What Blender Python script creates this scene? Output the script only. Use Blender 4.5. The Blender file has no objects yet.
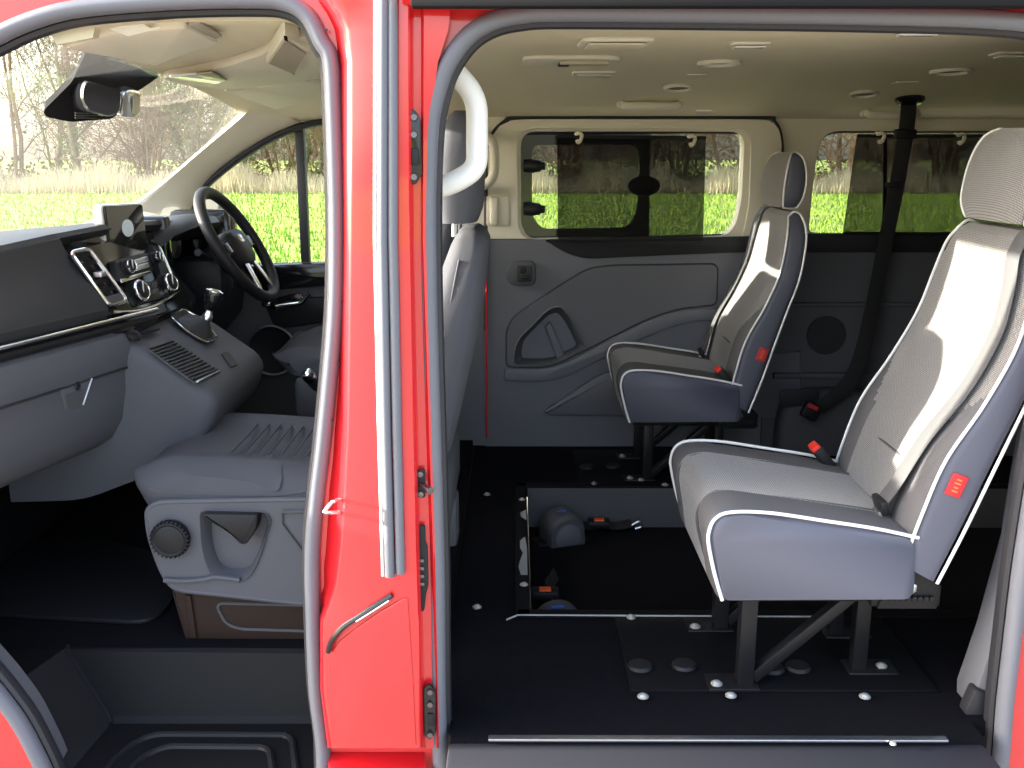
import bpy, bmesh, math, random
from mathutils import Vector, Matrix
from mathutils.geometry import tessellate_polygon
S = bpy.context.scene
V = Vector
R = math.radians
random.seed(7)

# ------------------------------------------------------------------ camera, sky, sun, exposure
CAM_D, CAM_H, CAM_P, CAM_YAW, CAM_F = 1.613, 1.04, R(13.2), R(0.23), 1000.0
cd = bpy.data.cameras.new('camera'); cam = bpy.data.objects.new('camera', cd); S.collection.objects.link(cam)
cd.sensor_fit = 'HORIZONTAL'; cd.sensor_width = 36.0; cd.lens = 36.0 * CAM_F / 1024.0
cd.clip_start = 0.05; cd.clip_end = 600
cam.location = (0, -CAM_D, CAM_H); cam.rotation_euler = (R(90) - CAM_P, 0, CAM_YAW)
S.camera = cam

SUN_EL, SUN_AZ = R(12.0), R(0.2)      # azimuth: 0 = dead ahead of the van (-X), positive = towards the camera side (-Y)
to_sun = V((-math.cos(SUN_EL) * math.cos(SUN_AZ), -math.cos(SUN_EL) * math.sin(SUN_AZ), math.sin(SUN_EL)))
ld = bpy.data.lights.new('sun', 'SUN'); ld.energy = 26.0; ld.angle = R(0.6); ld.color = (1.0, 0.93, 0.8)
sun = bpy.data.objects.new('sun', ld); S.collection.objects.link(sun)
sun.rotation_euler = to_sun.to_track_quat('Z', 'Y').to_euler()
sun.location = to_sun * 30

w = bpy.data.worlds.new('sky'); S.world = w; w.use_nodes = True
nt = w.node_tree; nt.nodes.clear()
sk = nt.nodes.new('ShaderNodeTexSky'); sk.sky_type = 'NISHITA'; sk.sun_disc = False
sk.sun_elevation = R(24); sk.sun_rotation = math.atan2(to_sun.x, to_sun.y); sk.air_density = 1.0; sk.dust_density = 3.0; sk.ozone_density = 1.2
hs = nt.nodes.new('ShaderNodeHueSaturation'); hs.inputs['Saturation'].default_value = 0.7
bg = nt.nodes.new('ShaderNodeBackground'); bg.inputs[1].default_value = 0.95
ow = nt.nodes.new('ShaderNodeOutputWorld')
nt.links.new(sk.outputs[0], hs.inputs['Color']); nt.links.new(hs.outputs[0], bg.inputs[0]); nt.links.new(bg.outputs[0], ow.inputs[0])
S.view_settings.view_transform = 'Standard'; S.view_settings.look = 'None'
S.view_settings.gamma = 1.0; S.view_settings.use_curve_mapping = False
S.view_settings.exposure = 0.0

# ------------------------------------------------------------------ measuring: a sight line of the photograph cut by a plane of the van
def ray(px, py):
    u = (px - 512) / CAM_F; v = (384 - py) / CAM_F
    c, s = math.cos(CAM_P), math.sin(CAM_P)
    y = c + v * s; z = -s + v * c
    cy, sy = math.cos(CAM_YAW), math.sin(CAM_YAW)
    return V((u * cy - y * sy, u * sy + y * cy, z))
CAMO = V((0, -CAM_D, CAM_H))
def P(px, py, Y=None, Z=None, X=None):
    d = ray(px, py)
    if Y is not None: t = (Y + CAM_D) / d.y
    elif Z is not None: t = (Z - CAM_H) / d.z
    else: t = X / d.x
    return CAMO + d * t
CEIL = [(0.087, 1.242), (0.3, 1.258), (0.8, 1.262), (1.2, 1.25), (1.45, 1.232), (1.65, 1.2), (1.78, 1.17), (1.9, 1.125)]
def ceil_z(y):
    for (a, za), (b, zb) in zip(CEIL, CEIL[1:]):
        if y <= b: return za + (zb - za) * (y - a) / (b - a)
    return CEIL[-1][1]
def PC(px, py):
    d = ray(px, py); t = 1.66
    while t < 4:
        p = CAMO + d * t
        if p.z >= ceil_z(p.y) or p.y > 1.86: return p
        t += 0.002
    return p

# ------------------------------------------------------------------ materials
def mat(name, col, rough=0.5, metal=0.0, spec=0.5, coat=0.0, bump=0.0, bscale=400.0, var=0.0, vscale=8.0, alpha=1.0, emit=None):
    m = bpy.data.materials.new(name); m.use_nodes = True
    n = m.node_tree.nodes; l = m.node_tree.links; b = n['Principled BSDF']
    b.inputs['Base Color'].default_value = (*col, 1); b.inputs['Roughness'].default_value = rough
    b.inputs['Metallic'].default_value = metal; b.inputs['Specular IOR Level'].default_value = spec
    b.inputs['Coat Weight'].default_value = coat; b.inputs['Coat Roughness'].default_value = 0.04
    tc = n.new('ShaderNodeTexCoord')
    if var:
        t = n.new('ShaderNodeTexNoise'); t.inputs['Scale'].default_value = vscale; t.inputs['Detail'].default_value = 6
        mx = n.new('ShaderNodeMix'); mx.data_type = 'RGBA'
        mx.inputs[6].default_value = (*[c * (1 - var) for c in col], 1); mx.inputs[7].default_value = (*[min(1, c * (1 + var)) for c in col], 1)
        l.new(tc.outputs['Object'], t.inputs['Vector']); l.new(t.outputs['Fac'], mx.inputs[0]); l.new(mx.outputs[2], b.inputs['Base Color'])
    if bump:
        t = n.new('ShaderNodeTexNoise'); t.inputs['Scale'].default_value = bscale; t.inputs['Detail'].default_value = 3
        bp = n.new('ShaderNodeBump'); bp.inputs['Strength'].default_value = bump; bp.inputs['Distance'].default_value = 0.002
        l.new(tc.outputs['Object'], t.inputs['Vector']); l.new(t.outputs['Fac'], bp.inputs['Height']); l.new(bp.outputs[0], b.inputs['Normal'])
    if emit:
        b.inputs['Emission Color'].default_value = (*emit[0], 1); b.inputs['Emission Strength'].default_value = emit[1]
    return m
def fabric(name, base, dot, k=900.0, thr=0.25):
    m = mat(name, base, 0.95, spec=0.15)
    n = m.node_tree.nodes; l = m.node_tree.links; b = n['Principled BSDF']
    tc = n.new('ShaderNodeTexCoord'); sp = n.new('ShaderNodeSeparateXYZ'); l.new(tc.outputs['Object'], sp.inputs[0])
    def mth(op, a, bb):
        q = n.new('ShaderNodeMath'); q.operation = op
        for i, x in enumerate((a, bb)):
            if x is None: continue
            if isinstance(x, (int, float)): q.inputs[i].default_value = x
            else: l.new(x, q.inputs[i])
        return q.outputs[0]
    xz = mth('ADD', sp.outputs['X'], sp.outputs['Z'])
    s1 = mth('SINE', mth('MULTIPLY', sp.outputs['Y'], k), None)
    s2 = mth('SINE', mth('MULTIPLY', xz, k * 0.8), None)
    pr = mth('MULTIPLY', s1, s2)
    g = mth('GREATER_THAN', mth('ABSOLUTE', pr, None), thr)
    mx = n.new('ShaderNodeMix'); mx.data_type = 'RGBA'; mx.inputs[6].default_value = (*base, 1); mx.inputs[7].default_value = (*dot, 1)
    l.new(g, mx.inputs[0]); l.new(mx.outputs[2], b.inputs['Base Color'])
    bp = n.new('ShaderNodeBump'); bp.inputs['Strength'].default_value = 0.35; bp.inputs['Distance'].default_value = 0.002
    l.new(pr, bp.inputs['Height']); l.new(bp.outputs[0], b.inputs['Normal'])
    b.inputs['Sheen Weight'].default_value = 0.3
    return m
def glass(name, tint, haze=0.0, gloss=0.06, hazecol=(1, 1, 1)):
    m = bpy.data.materials.new(name); m.use_nodes = True
    n = m.node_tree.nodes; l = m.node_tree.links; n.remove(n['Principled BSDF']); o = n['Material Output']
    t = n.new('ShaderNodeBsdfTransparent'); t.inputs[0].default_value = (*tint, 1)
    g = n.new('ShaderNodeBsdfGlossy'); g.inputs['Roughness'].default_value = 0.02
    mx = n.new('ShaderNodeMixShader'); lw = n.new('ShaderNodeLayerWeight'); pw = n.new('ShaderNodeMath'); pw.operation = 'POWER'; pw.inputs[1].default_value = 5.0
    fr = n.new('ShaderNodeMath'); fr.operation = 'MULTIPLY_ADD'; fr.inputs[1].default_value = 0.2; fr.inputs[2].default_value = 0.025
    l.new(lw.outputs['Facing'], pw.inputs[0]); l.new(pw.outputs[0], fr.inputs[0]); l.new(fr.outputs[0], mx.inputs[0]); l.new(t.outputs[0], mx.inputs[1]); l.new(g.outputs[0], mx.inputs[2])
    out = mx.outputs[0]
    if haze:      # whitish translucent film mixed in to imitate glare on the glass
        tl = n.new('ShaderNodeBsdfTranslucent'); tl.inputs[0].default_value = (*hazecol, 1)
        m2 = n.new('ShaderNodeMixShader'); m2.inputs[0].default_value = haze
        l.new(out, m2.inputs[1]); l.new(tl.outputs[0], m2.inputs[2]); out = m2.outputs[0]
    l.new(out, o.inputs[0]); return m
def mesh_cloth(name, col, a):
    m = bpy.data.materials.new(name); m.use_nodes = True
    n = m.node_tree.nodes; l = m.node_tree.links; n.remove(n['Principled BSDF']); o = n['Material Output']
    t = n.new('ShaderNodeBsdfTransparent'); d = n.new('ShaderNodeBsdfDiffuse'); d.inputs[0].default_value = (*col, 1)
    mx = n.new('ShaderNodeMixShader'); mx.inputs[0].default_value = a
    l.new(t.outputs[0], mx.inputs[1]); l.new(d.outputs[0], mx.inputs[2]); l.new(mx.outputs[0], o.inputs[0]); return m

M = dict(
    red=mat('red_paint', (0.62, 0.012, 0.018), 0.28, coat=1.0, spec=0.5),
    rubber=mat('grey_rubber', (0.13, 0.135, 0.16), 0.5, spec=0.5, bump=0.1, bscale=300),
    rubber_dark=mat('dark_rubber', (0.02, 0.02, 0.025), 0.55),
    black=mat('black_plastic', (0.012, 0.012, 0.0145), 0.5, spec=0.3, bump=0.08),
    housing=mat('matt_black', (0.012, 0.012, 0.013), 0.9, spec=0.1),
    labelprint=mat('label_print', (0.6, 0.2, 0.05), 0.7),
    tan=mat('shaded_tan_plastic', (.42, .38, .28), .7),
    stepblack=mat('step_plastic', (0.006, 0.006, 0.0075), 0.6, spec=0.25, bump=0.1),
    darksteel=mat('dark_steel', (0.16, 0.16, 0.17), 0.4, metal=1.0),
    gloss=mat('gloss_black', (0.01, 0.01, 0.012), 0.12),
    blackmetal=mat('black_powder_coat', (0.009, 0.009, 0.011), 0.4, spec=0.3),
    floor=mat('black_floor', (0.0045, 0.0045, 0.0065), 0.9, spec=0.08, bump=0.35, bscale=220, var=0.5, vscale=60),
    plate=mat('black_plate', (0.004, 0.004, 0.0055), 0.6, spec=0.14, var=0.4, vscale=14),
    recess=mat('black_carpet', (0.006, 0.006, 0.008), 0.95, spec=0.1, bump=0.6, bscale=160),
    grey=mat('grey_trim', (0.125, 0.127, 0.145), 0.6, bump=0.15, bscale=500, spec=0.35),
    greyd=mat('dark_grey_trim', (0.075, 0.076, 0.086), 0.6, bump=0.15, bscale=500, spec=0.35),
    greyfab=mat('grey_door_cloth', (0.12, 0.121, 0.135), 0.9, bump=0.3, bscale=700, spec=0.2),
    dashblack=mat('black_grained_dash', (0.028, 0.029, 0.033), 0.5, bump=0.3, bscale=260, spec=0.4),
    dashgrey=mat('grey_dash', (0.085, 0.087, 0.103), 0.6, bump=0.15, bscale=500, spec=0.35),
    cream=mat('cream_trim', (0.66, 0.615, 0.5), 0.7, spec=0.3, bump=0.05),
    liner=mat('cream_headliner', (0.68, 0.62, 0.45), 0.95, spec=0.1, bump=0.25, bscale=600),
    white=mat('white_plastic', (0.8, 0.79, 0.75), 0.45),
    chrome=mat('chrome', (0.75, 0.75, 0.76), 0.15, metal=1.0),
    steel=mat('steel', (0.6, 0.61, 0.64), 0.32, metal=1.0),
    alu=mat('brushed_aluminium', (0.5, 0.52, 0.6), 0.35, metal=1.0),
    zinc=mat('bright_zinc', (0.55, 0.55, 0.54), 0.35, metal=0.6),
    vinyl=mat('blue_grey_vinyl', (0.09, 0.093, 0.125), 0.5, spec=0.4, bump=0.12, bscale=350),
    piping=mat('white_piping', (0.78, 0.78, 0.78), 0.5),
    cloth=mat('grey_seat_cloth', (0.115, 0.112, 0.118), 0.95, spec=0.15, bump=0.4, bscale=700),
    dots=fabric('dotted_seat_cloth', (0.095, 0.09, 0.092), (0.28, 0.265, 0.255), 950, 0.32),
    cabcloth=mat('dark_cab_cloth', (0.085, 0.086, 0.1), 0.95, spec=0.15, bump=0.5, bscale=800),
    belt=mat('grey_webbing', (0.085, 0.085, 0.09), 0.75, bump=0.3, bscale=500),
    beltdark=mat('black_webbing', (0.012, 0.012, 0.014), 0.8, bump=0.3, bscale=500),
    redplastic=mat('red_button', (0.75, 0.03, 0.015), 0.4),
    orange=mat('orange_button', (0.85, 0.12, 0.02), 0.4),
    redlabel=mat('red_label', (0.55, 0.025, 0.03), 0.7),
    yellow=mat('yellow_print', (0.7, 0.45, 0.06), 0.6),
    blueprint=mat('blue_print', (0.03, 0.12, 0.5), 0.5),
    brown=mat('warm_seat_base', (0.03, 0.018, 0.014), 0.7, spec=0.2, bump=0.1),
    screen=mat('dark_screen', (0.02, 0.02, 0.018), 0.05, spec=0.8),
    mirror=mat('mirror_glass', (0.8, 0.82, 0.82), 0.02, metal=1.0),
    lamp=mat('frosted_lens', (0.75, 0.75, 0.72), 0.12, spec=0.8),
    paper=mat('label_paper', (0.8, 0.8, 0.76), 0.7),
    worn=mat('worn_bare_edge', (0.3, 0.31, 0.32), 0.6),
    glass=glass('clear_glass', (0.9, 0.93, 0.91), 0.0),
    screenglass=glass('windscreen_glass', (0.93, 0.95, 0.93), 0.025, hazecol=(1, 0.98, 0.94)),
    tint=glass('tinted_glass', (0.66, 0.68, 0.66), 0.0),
    blind=mesh_cloth('mesh_blind', (0.012, 0.012, 0.012), 0.66),
    bark=mat('grey_brown_bark', (0.3, 0.24, 0.17), 0.9, var=0.5, vscale=3, spec=0.1),
    barkred=mat('red_brown_bark', (0.3, 0.2, 0.13), 0.9, var=0.5, vscale=3, spec=0.1),
    barkgreen=mat('mossy_bark', (0.25, 0.24, 0.12), 0.9, var=0.5, vscale=3, spec=0.1),
    ivy=mat('ivy_leaf', (0.2, 0.27, 0.08), 0.6, var=0.5, vscale=2, spec=0.2),
    straw=mat('dry_straw', (0.55, 0.47, 0.33), 0.9, var=0.3, vscale=4, spec=0.1),
    bramble=mat('bramble_leaf', (0.26, 0.2, 0.11), 0.8, var=0.5, vscale=3, spec=0.1),
    blade=mat('grass_blade', (0.21, 0.35, 0.04), 0.7, var=0.4, vscale=0.7, spec=0.2),
)

# ------------------------------------------------------------------ geometry helpers
def catmull(pts, n=6, closed=False):
    pts = [V(p) for p in pts]; N = len(pts); out = []
    for i in range(N if closed else N - 1):
        if closed: a, b, c, d = pts[i - 1], pts[i], pts[(i + 1) % N], pts[(i + 2) % N]
        else: a, b, c, d = pts[max(i - 1, 0)], pts[i], pts[i + 1], pts[min(i + 2, N - 1)]
        for k in range(n):
            t = k / n
            out.append(0.5 * ((2 * b) + (c - a) * t + (2 * a - 5 * b + 4 * c - d) * t * t + (3 * b - a - 3 * c + d) * t ** 3))
    if not closed: out.append(pts[-1])
    return out
def rpoly(pts, r, n=5):
    """2D (or 3D) polygon with every corner rounded; r is one radius or one per corner."""
    pts = [V(p) for p in pts]; N = len(pts); out = []
    for i in range(N):
        rr = r[i] if isinstance(r, (list, tuple)) else r
        a, b, c = pts[i - 1], pts[i], pts[(i + 1) % N]
        if rr <= 0: out.append(b); continue
        u = (a - b); v = (c - b); q = min(rr, u.length * 0.48, v.length * 0.48)
        s = b + u.normalized() * q; e = b + v.normalized() * q
        for k in range(n + 1):
            t = k / n
            out.append(s * (1 - t) ** 2 + b * 2 * t * (1 - t) + e * t * t)
    return out
def lerp(a, b, t): return a + (b - a) * t
def interp(tab, x):
    if x <= tab[0][0]: return tab[0][1]
    for (a, va), (b, vb) in zip(tab, tab[1:]):
        if x <= b: return va + (vb - va) * (x - a) / (b - a)
    return tab[-1][1]
class G:
    def __init__(self): self.bm = bmesh.new()
    def face(self, vs, m=0):
        try:
            f = self.bm.faces.new(vs); f.material_index = m; return f
        except ValueError: return None
    def vs(self, pts): return [self.bm.verts.new(p) for p in pts]
    def loft(self, rings, m=0, close=True, caps=True, fm=None, capm=None):
        vv = [self.vs(r) for r in rings]; n = len(vv[0])
        for i in range(len(vv) - 1):
            for j in range(n if close else n - 1):
                k = (j + 1) % n
                f = self.face([vv[i][j], vv[i][k], vv[i + 1][k], vv[i + 1][j]], m)
                if f and fm: f.material_index = fm(f.calc_center_median(), i, j)
        if caps and close:
            cm = m if capm is None else capm
            self.face(list(reversed(vv[0])), cm); self.face(vv[-1], cm)
        return self
    def box(self, c, s, bev=0.0, rot=None, m=0, seg=2):
        b2 = bmesh.new(); bmesh.ops.create_cube(b2, size=1.0)
        for v in b2.verts: v.co = V((v.co.x * s[0], v.co.y * s[1], v.co.z * s[2]))
        if bev: bmesh.ops.bevel(b2, geom=b2.edges[:], offset=min(bev, min(s) * 0.49), segments=seg, affect='EDGES', profile=0.5)
        mt = Matrix.Translation(V(c)) @ (rot.to_4x4() if rot else Matrix())
        b2.transform(mt); self.add(b2, m); return self
    def add(self, b2, m=0):
        mp = {v: self.bm.verts.new(v.co) for v in b2.verts}
        for f in b2.faces: self.face([mp[v] for v in f.verts], m)
        b2.free()
    def bar(self, a, b, w, h, bev=0.002, up=(0, 1, 0), m=0):
        a, b = V(a), V(b); d = (b - a); z = d.normalized(); x = V(up).cross(z)
        if x.length < 1e-4: x = V((1, 0, 0)).cross(z)
        x.normalize(); y = z.cross(x)
        return self.box((a + b) / 2, (w, h, d.length), bev, Matrix((x, y, z)).transposed(), m)
    def tube(self, pts, r, n=8, closed=False, m=0, flat=1.0, up=None):
        pts = [V(p) for p in pts]; N = len(pts); rings = []; x = None
        for i, p in enumerate(pts):
            if closed: t = pts[(i + 1) % N] - pts[i - 1]
            else: t = pts[min(i + 1, N - 1)] - pts[max(i - 1, 0)]
            t.normalize()
            if up is not None: x = V(up) - t * V(up).dot(t)
            elif x is None: x = V((0, 0, 1)) if abs(t.z) < 0.9 else V((1, 0, 0)); x = x - t * x.dot(t)
            else: x = x - t * x.dot(t)
            x.normalize(); y = t.cross(x)
            rr = r[i] if isinstance(r, (list, tuple)) else r
            rings.append([p + (x * math.cos(2 * math.pi * k / n) * flat + y * math.sin(2 * math.pi * k / n)) * rr for k in range(n)])
        if closed: rings.append(rings[0]); self.loft(rings, m, True, False); bmesh.ops.remove_doubles(self.bm, verts=self.bm.verts[:], dist=1e-6)
        else: self.loft(rings, m)
        return self
    def ribbon(self, pts, side, wd, th, m=0):
        """flat strap: side is the width direction (one vector or one per point)"""
        pts = [V(p) for p in pts]; N = len(pts); rings = []
        for i, p in enumerate(pts):
            t = (pts[min(i + 1, N - 1)] - pts[max(i - 1, 0)]).normalized()
            s = V(side[i] if isinstance(side, list) else side); s = (s - t * s.dot(t)).normalized(); q = t.cross(s)
            a, b = s * wd / 2, q * th / 2
            rings.append([p + a + b * .4, p + a * .9 + b, p - a * .9 + b, p - a + b * .4, p - a - b * .4, p - a * .9 - b, p + a * .9 - b, p + a - b * .4])
        return self.loft(rings, m)
    def lathe(self, prof, o, axis, n=24, m=0):
        o = V(o); z = V(axis).normalized(); x = V((0, 0, 1)) if abs(z.z) < 0.9 else V((1, 0, 0))
        x = (x - z * x.dot(z)).normalized(); y = z.cross(x)
        rings = [[o + z * h + (x * math.cos(2 * math.pi * k / n) + y * math.sin(2 * math.pi * k / n)) * max(r, 1e-4) for k in range(n)] for r, h in prof]
        return self.loft(rings, m)
    def prism(self, pts, vec, m=0, bev=0.0, capm=None, seg=2):
        """closed 3D outline pushed along vec"""
        b2 = bmesh.new(); vec = V(vec)
        a = [b2.verts.new(p) for p in pts]; b = [b2.verts.new(V(p) + vec) for p in pts]; n = len(a)
        fa = b2.faces.new(a); fb = b2.faces.new(list(reversed(b)))
        for i in range(n): b2.faces.new([a[i], b[i], b[(i + 1) % n], a[(i + 1) % n]])
        bmesh.ops.recalc_face_normals(b2, faces=b2.faces[:])
        if bev:
            ed = [e for e in b2.edges if (fa in e.link_faces) or (fb in e.link_faces)]
            bmesh.ops.bevel(b2, geom=ed, offset=bev, segments=seg, affect='EDGES', profile=0.5)
        self.add(b2, m); return self
    def sheet(self, outer, holes, f, thick, m=0):
        """flat sheet with holes; f maps (u, v) to the front surface, thick is the vector to its back"""
        loops = [[V((p[0], p[1], 0)) for p in L] for L in [outer] + holes]
        flat = [p for L in loops for p in L]; tris = tessellate_polygon(loops)
        a = self.vs([f(p.x, p.y) for p in flat]); b = self.vs([f(p.x, p.y) + V(thick) for p in flat])
        for t in tris:
            self.face([a[i] for i in t], m); self.face([b[i] for i in reversed(t)], m)
        k = 0
        for L in loops:
            n = len(L)
            for i in range(n):
                j = (i + 1) % n; self.face([a[k + i], a[k + j], b[k + j], b[k + i]], m)
            k += n
        return self
    def build(self, name, ms, parent=None, angle=38, recalc=True):
        ms = ms if isinstance(ms, (list, tuple)) else [ms]
        bm = self.bm
        if recalc: bmesh.ops.recalc_face_normals(bm, faces=bm.faces[:])
        root = parent
        while root is not None and root.parent is not None: root = root.parent
        if root is not None and root.type == 'EMPTY': bm.transform(Matrix.Translation(-root.location))
        me = bpy.data.meshes.new(name); bm.to_mesh(me); bm.free()
        for x in ms: me.materials.append(M[x] if isinstance(x, str) else x)
        me.polygons.foreach_set('use_smooth', [True] * len(me.polygons)); me.set_sharp_from_angle(angle=R(angle))
        o = bpy.data.objects.new(name, me); S.collection.objects.link(o)
        if parent is not None: o.parent = parent
        return o
def tag(o, label=None, cat=None, group=None, kind=None):
    if label: o['label'] = label
    if cat: o['category'] = cat
    if group: o['group'] = group
    if kind: o['kind'] = kind
    return o
def thing(name, label, cat, loc, group=None):
    o = bpy.data.objects.new(name, None); S.collection.objects.link(o); o.location = loc; o.empty_display_size = 0.05
    return tag(o, label, cat, group)
def struct(o, label=None): return tag(o, label, None, None, 'structure')
def copy_tree(o, parent=None):
    c = o.copy(); S.collection.objects.link(c)
    if parent is not None: c.parent = parent
    for ch in list(o.children): copy_tree(ch, c)
    return c
# ================================================================== the field and the wood beyond it
GZ = -0.62
def grass_material():
    m = mat('field_grass', (0.2, 0.34, 0.03), 0.9, spec=0.1)
    n = m.node_tree.nodes; l = m.node_tree.links; b = n['Principled BSDF']
    tc = n.new('ShaderNodeTexCoord'); mp = n.new('ShaderNodeMapping'); mp.inputs['Scale'].default_value = (0.6, 1.0, 1.0)
    l.new(tc.outputs['Object'], mp.inputs[0])
    t1 = n.new('ShaderNodeTexNoise'); t1.inputs['Scale'].default_value = 1.6; t1.inputs['Detail'].default_value = 8; t1.inputs['Roughness'].default_value = 0.65
    t2 = n.new('ShaderNodeTexNoise'); t2.inputs['Scale'].default_value = 14; t2.inputs['Detail'].default_value = 6
    l.new(mp.outputs[0], t1.inputs[0]); l.new(mp.outputs[0], t2.inputs[0])
    cr = n.new('ShaderNodeValToRGB'); e = cr.color_ramp
    e.elements[0].position = 0.34; e.elements[0].color = (0.16, 0.3, 0.03, 1); e.elements[1].position = 0.66; e.elements[1].color = (0.5, 0.5, 0.2, 1)
    mx = n.new('ShaderNodeMix'); mx.data_type = 'FLOAT'; mx.inputs[0].default_value = 0.4
    l.new(t1.outputs['Fac'], mx.inputs[2]); l.new(t2.outputs['Fac'], mx.inputs[3]); l.new(mx.outputs[0], cr.inputs[0]); l.new(cr.outputs[0], b.inputs['Base Color'])
    bp = n.new('ShaderNodeBump'); bp.inputs['Strength'].default_value = 0.8; bp.inputs['Distance'].default_value = 0.06
    l.new(t2.outputs['Fac'], bp.inputs['Height']); l.new(bp.outputs[0], b.inputs['Normal'])
    return m
M['grass'] = grass_material()
g = G(); g.face(g.vs([(-160, -60, GZ), (160, -60, GZ), (160, 160, GZ), (-160, 160, GZ)]))
struct(g.build('ground', 'grass'))
M['added_gravel'] = mat('bounce_gravel', (.3, .275, .24), .95, spec=.1, bump=.6, bscale=60, var=.35, vscale=25)
g = G(); g.box((0, -6, GZ + .005), (60, 19, .02)); struct(g.build('path', 'added_gravel'))  # unseen ground added so less green light bounces into the van

def raw(name, verts, faces, ms, parent=None, fmat=None, smooth=False):
    me = bpy.data.meshes.new(name); me.from_pydata(verts, [], faces)
    for x in ms: me.materials.append(M[x])
    if fmat: me.polygons.foreach_set('material_index', fmat)
    if smooth: me.polygons.foreach_set('use_smooth', [True] * len(faces))
    me.update(); o = bpy.data.objects.new(name, me); S.collection.objects.link(o)
    if parent is not None: o.parent = parent
    return o
# short blades standing on the field
rng = random.Random(3); vs, fs = [], []
for i in range(52000):
    y = 7 + 31 * rng.random() ** 1.2; x = (rng.random() - 0.62) * 1.5 * (y + 3)
    h = 0.05 + 0.09 * rng.random(); a = rng.random() * 3.14; c, s = math.cos(a) * 0.02, math.sin(a) * 0.02; k = len(vs)
    lx, ly = (rng.random() - .5) * .1, (rng.random() - .5) * .1
    vs += [(x - c, y - s, GZ), (x + c, y + s, GZ), (x + lx, y + ly, GZ + h)]; fs.append((k, k + 1, k + 2))
tag(raw('grass_blades', vs, fs, ['blade']), 'short green grass blades covering the field beyond the van', 'grass', kind='stuff')
# tall dry grass along the edge of the wood
vs, fs = [], []
for i in range(30000):
    x = -38 + 76 * rng.random(); y = 37.2 + 2.8 * rng.random(); h = (0.5 + 1.0 * rng.random()) * (0.75 + 0.35 * math.sin(x * .7) * math.sin(x * 1.9 + 1))
    a = rng.random() * 3.14; c, s = math.cos(a) * 0.016, math.sin(a) * 0.016; k = len(vs)
    lx, ly = (rng.random() - .5) * .7, (rng.random() - .5) * .5
    vs += [(x - c, y - s, GZ), (x + c, y + s, GZ), (x + lx * .4 + c * .6, y + ly * .4, GZ + h * .65), (x + lx * .4 - c * .6, y + ly * .4, GZ + h * .65), (x + lx, y + ly, GZ + h)]
    fs += [(k, k + 1, k + 2, k + 3), (k + 3, k + 2, k + 4)]
tag(raw('dry_grass', vs, fs, ['straw']), 'tall pale dry grass along the edge of the wood', 'dry grass', kind='stuff')
# low tangled brambles in the wood
vs, fs = [], []
for i in range(15000):
    x = -42 + 84 * rng.random(); y = 40 + 16 * rng.random() ** 1.3; top = .7 + .6 * math.sin(x * .45 + y) + .6 * math.sin(x * 1.3)
    z = GZ + max(.3, top) * rng.random(); r = 0.05 + 0.1 * rng.random(); k = len(vs)
    d1 = V((rng.gauss(0, 1), rng.gauss(0, 1), rng.gauss(0, 1))).normalized() * r; d2 = V((rng.gauss(0, 1), rng.gauss(0, 1), rng.gauss(0, 1))).normalized() * r
    p = V((x, y, z)); vs += [tuple(p + d1), tuple(p + d2), tuple(p - d1), tuple(p - d2)]; fs.append((k, k + 1, k + 2, k + 3))
tag(raw('bramble_thicket', vs, fs, ['bramble']), 'low tangled brown green brambles under the bare trees', 'brambles', kind='stuff')

def tree_mesh(seed, h, stems, spread, r0):
    rg = random.Random(seed); vs, fs = [], []; tips = []
    def seg(a, b, ra, rb, n):
        d = (b - a).normalized(); x = d.orthogonal().normalized(); y = d.cross(x); k = len(vs)
        for p, r in ((a, ra), (b, rb)):
            for i in range(n):
                an = 2 * math.pi * i / n; vs.append(tuple(p + (x * math.cos(an) + y * math.sin(an)) * r))
        for i in range(n): fs.append((k + i, k + (i + 1) % n, k + n + (i + 1) % n, k + n + i))
    def grow(p, d, L, r, lev):
        steps = 5 if lev == 0 else 4 if lev < 3 else 3
        for i in range(steps):
            wob = 0.1 if lev == 0 else 0.26
            d = (d + V((rg.gauss(0, wob), rg.gauss(0, wob), rg.gauss(0.03, wob * .7)))).normalized()
            q = p + d * L / steps; r2 = r * (0.86 if lev else 0.84)
            seg(p, q, r, r2, 6 if lev == 0 else 4 if lev == 1 else 3); p, r = q, r2
            if lev < 4:
                nb = (2 if lev == 0 else 2 if lev < 2 else 1)
                for _ in range(nb):
                    if rg.random() < 0.85:
                        t = d.orthogonal().normalized(); t = Matrix.Rotation(rg.random() * 6.28, 3, d) @ t
                        nd = (d * rg.uniform(.35, .8) + t * rg.uniform(.55, 1.0)).normalized(); nd.z += .12
                        grow(p - d * L / steps * rg.random(), nd.normalized(), L * rg.uniform(.38, .6), max(r * rg.uniform(.38, .6), .009), lev + 1)
        tips.append(p)
    for s in range(stems):
        a = rg.random() * 6.28; o = V((math.cos(a), math.sin(a), 0)) * (0.25 * (stems > 1))
        d = V((math.cos(a) * spread, math.sin(a) * spread, 1)).normalized()
        grow(o, d, h * rg.uniform(.8, 1.05), r0 * rg.uniform(.7, 1.1), 0)
    return vs, fs
def leaf_cards(seed, n, h, rad, size):
    rg = random.Random(seed); vs, fs = [], []
    for i in range(n):
        z = h * rg.random(); a = rg.random() * 6.28; r = rad * (0.25 + .75 * rg.random()) * (1.1 - .5 * z / h)
        p = V((math.cos(a) * r, math.sin(a) * r, z)); s = size * rg.uniform(.6, 1.3); k = len(vs)
        d1 = V((rg.gauss(0, 1), rg.gauss(0, 1), rg.gauss(0, 1))).normalized() * s; d2 = V((rg.gauss(0, 1), rg.gauss(0, 1), rg.gauss(0, 1))).normalized() * s
        vs += [tuple(p + d1), tuple(p + d2), tuple(p - d1), tuple(p - d2)]; fs.append((k, k + 1, k + 2, k + 3))
    return vs, fs
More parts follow.
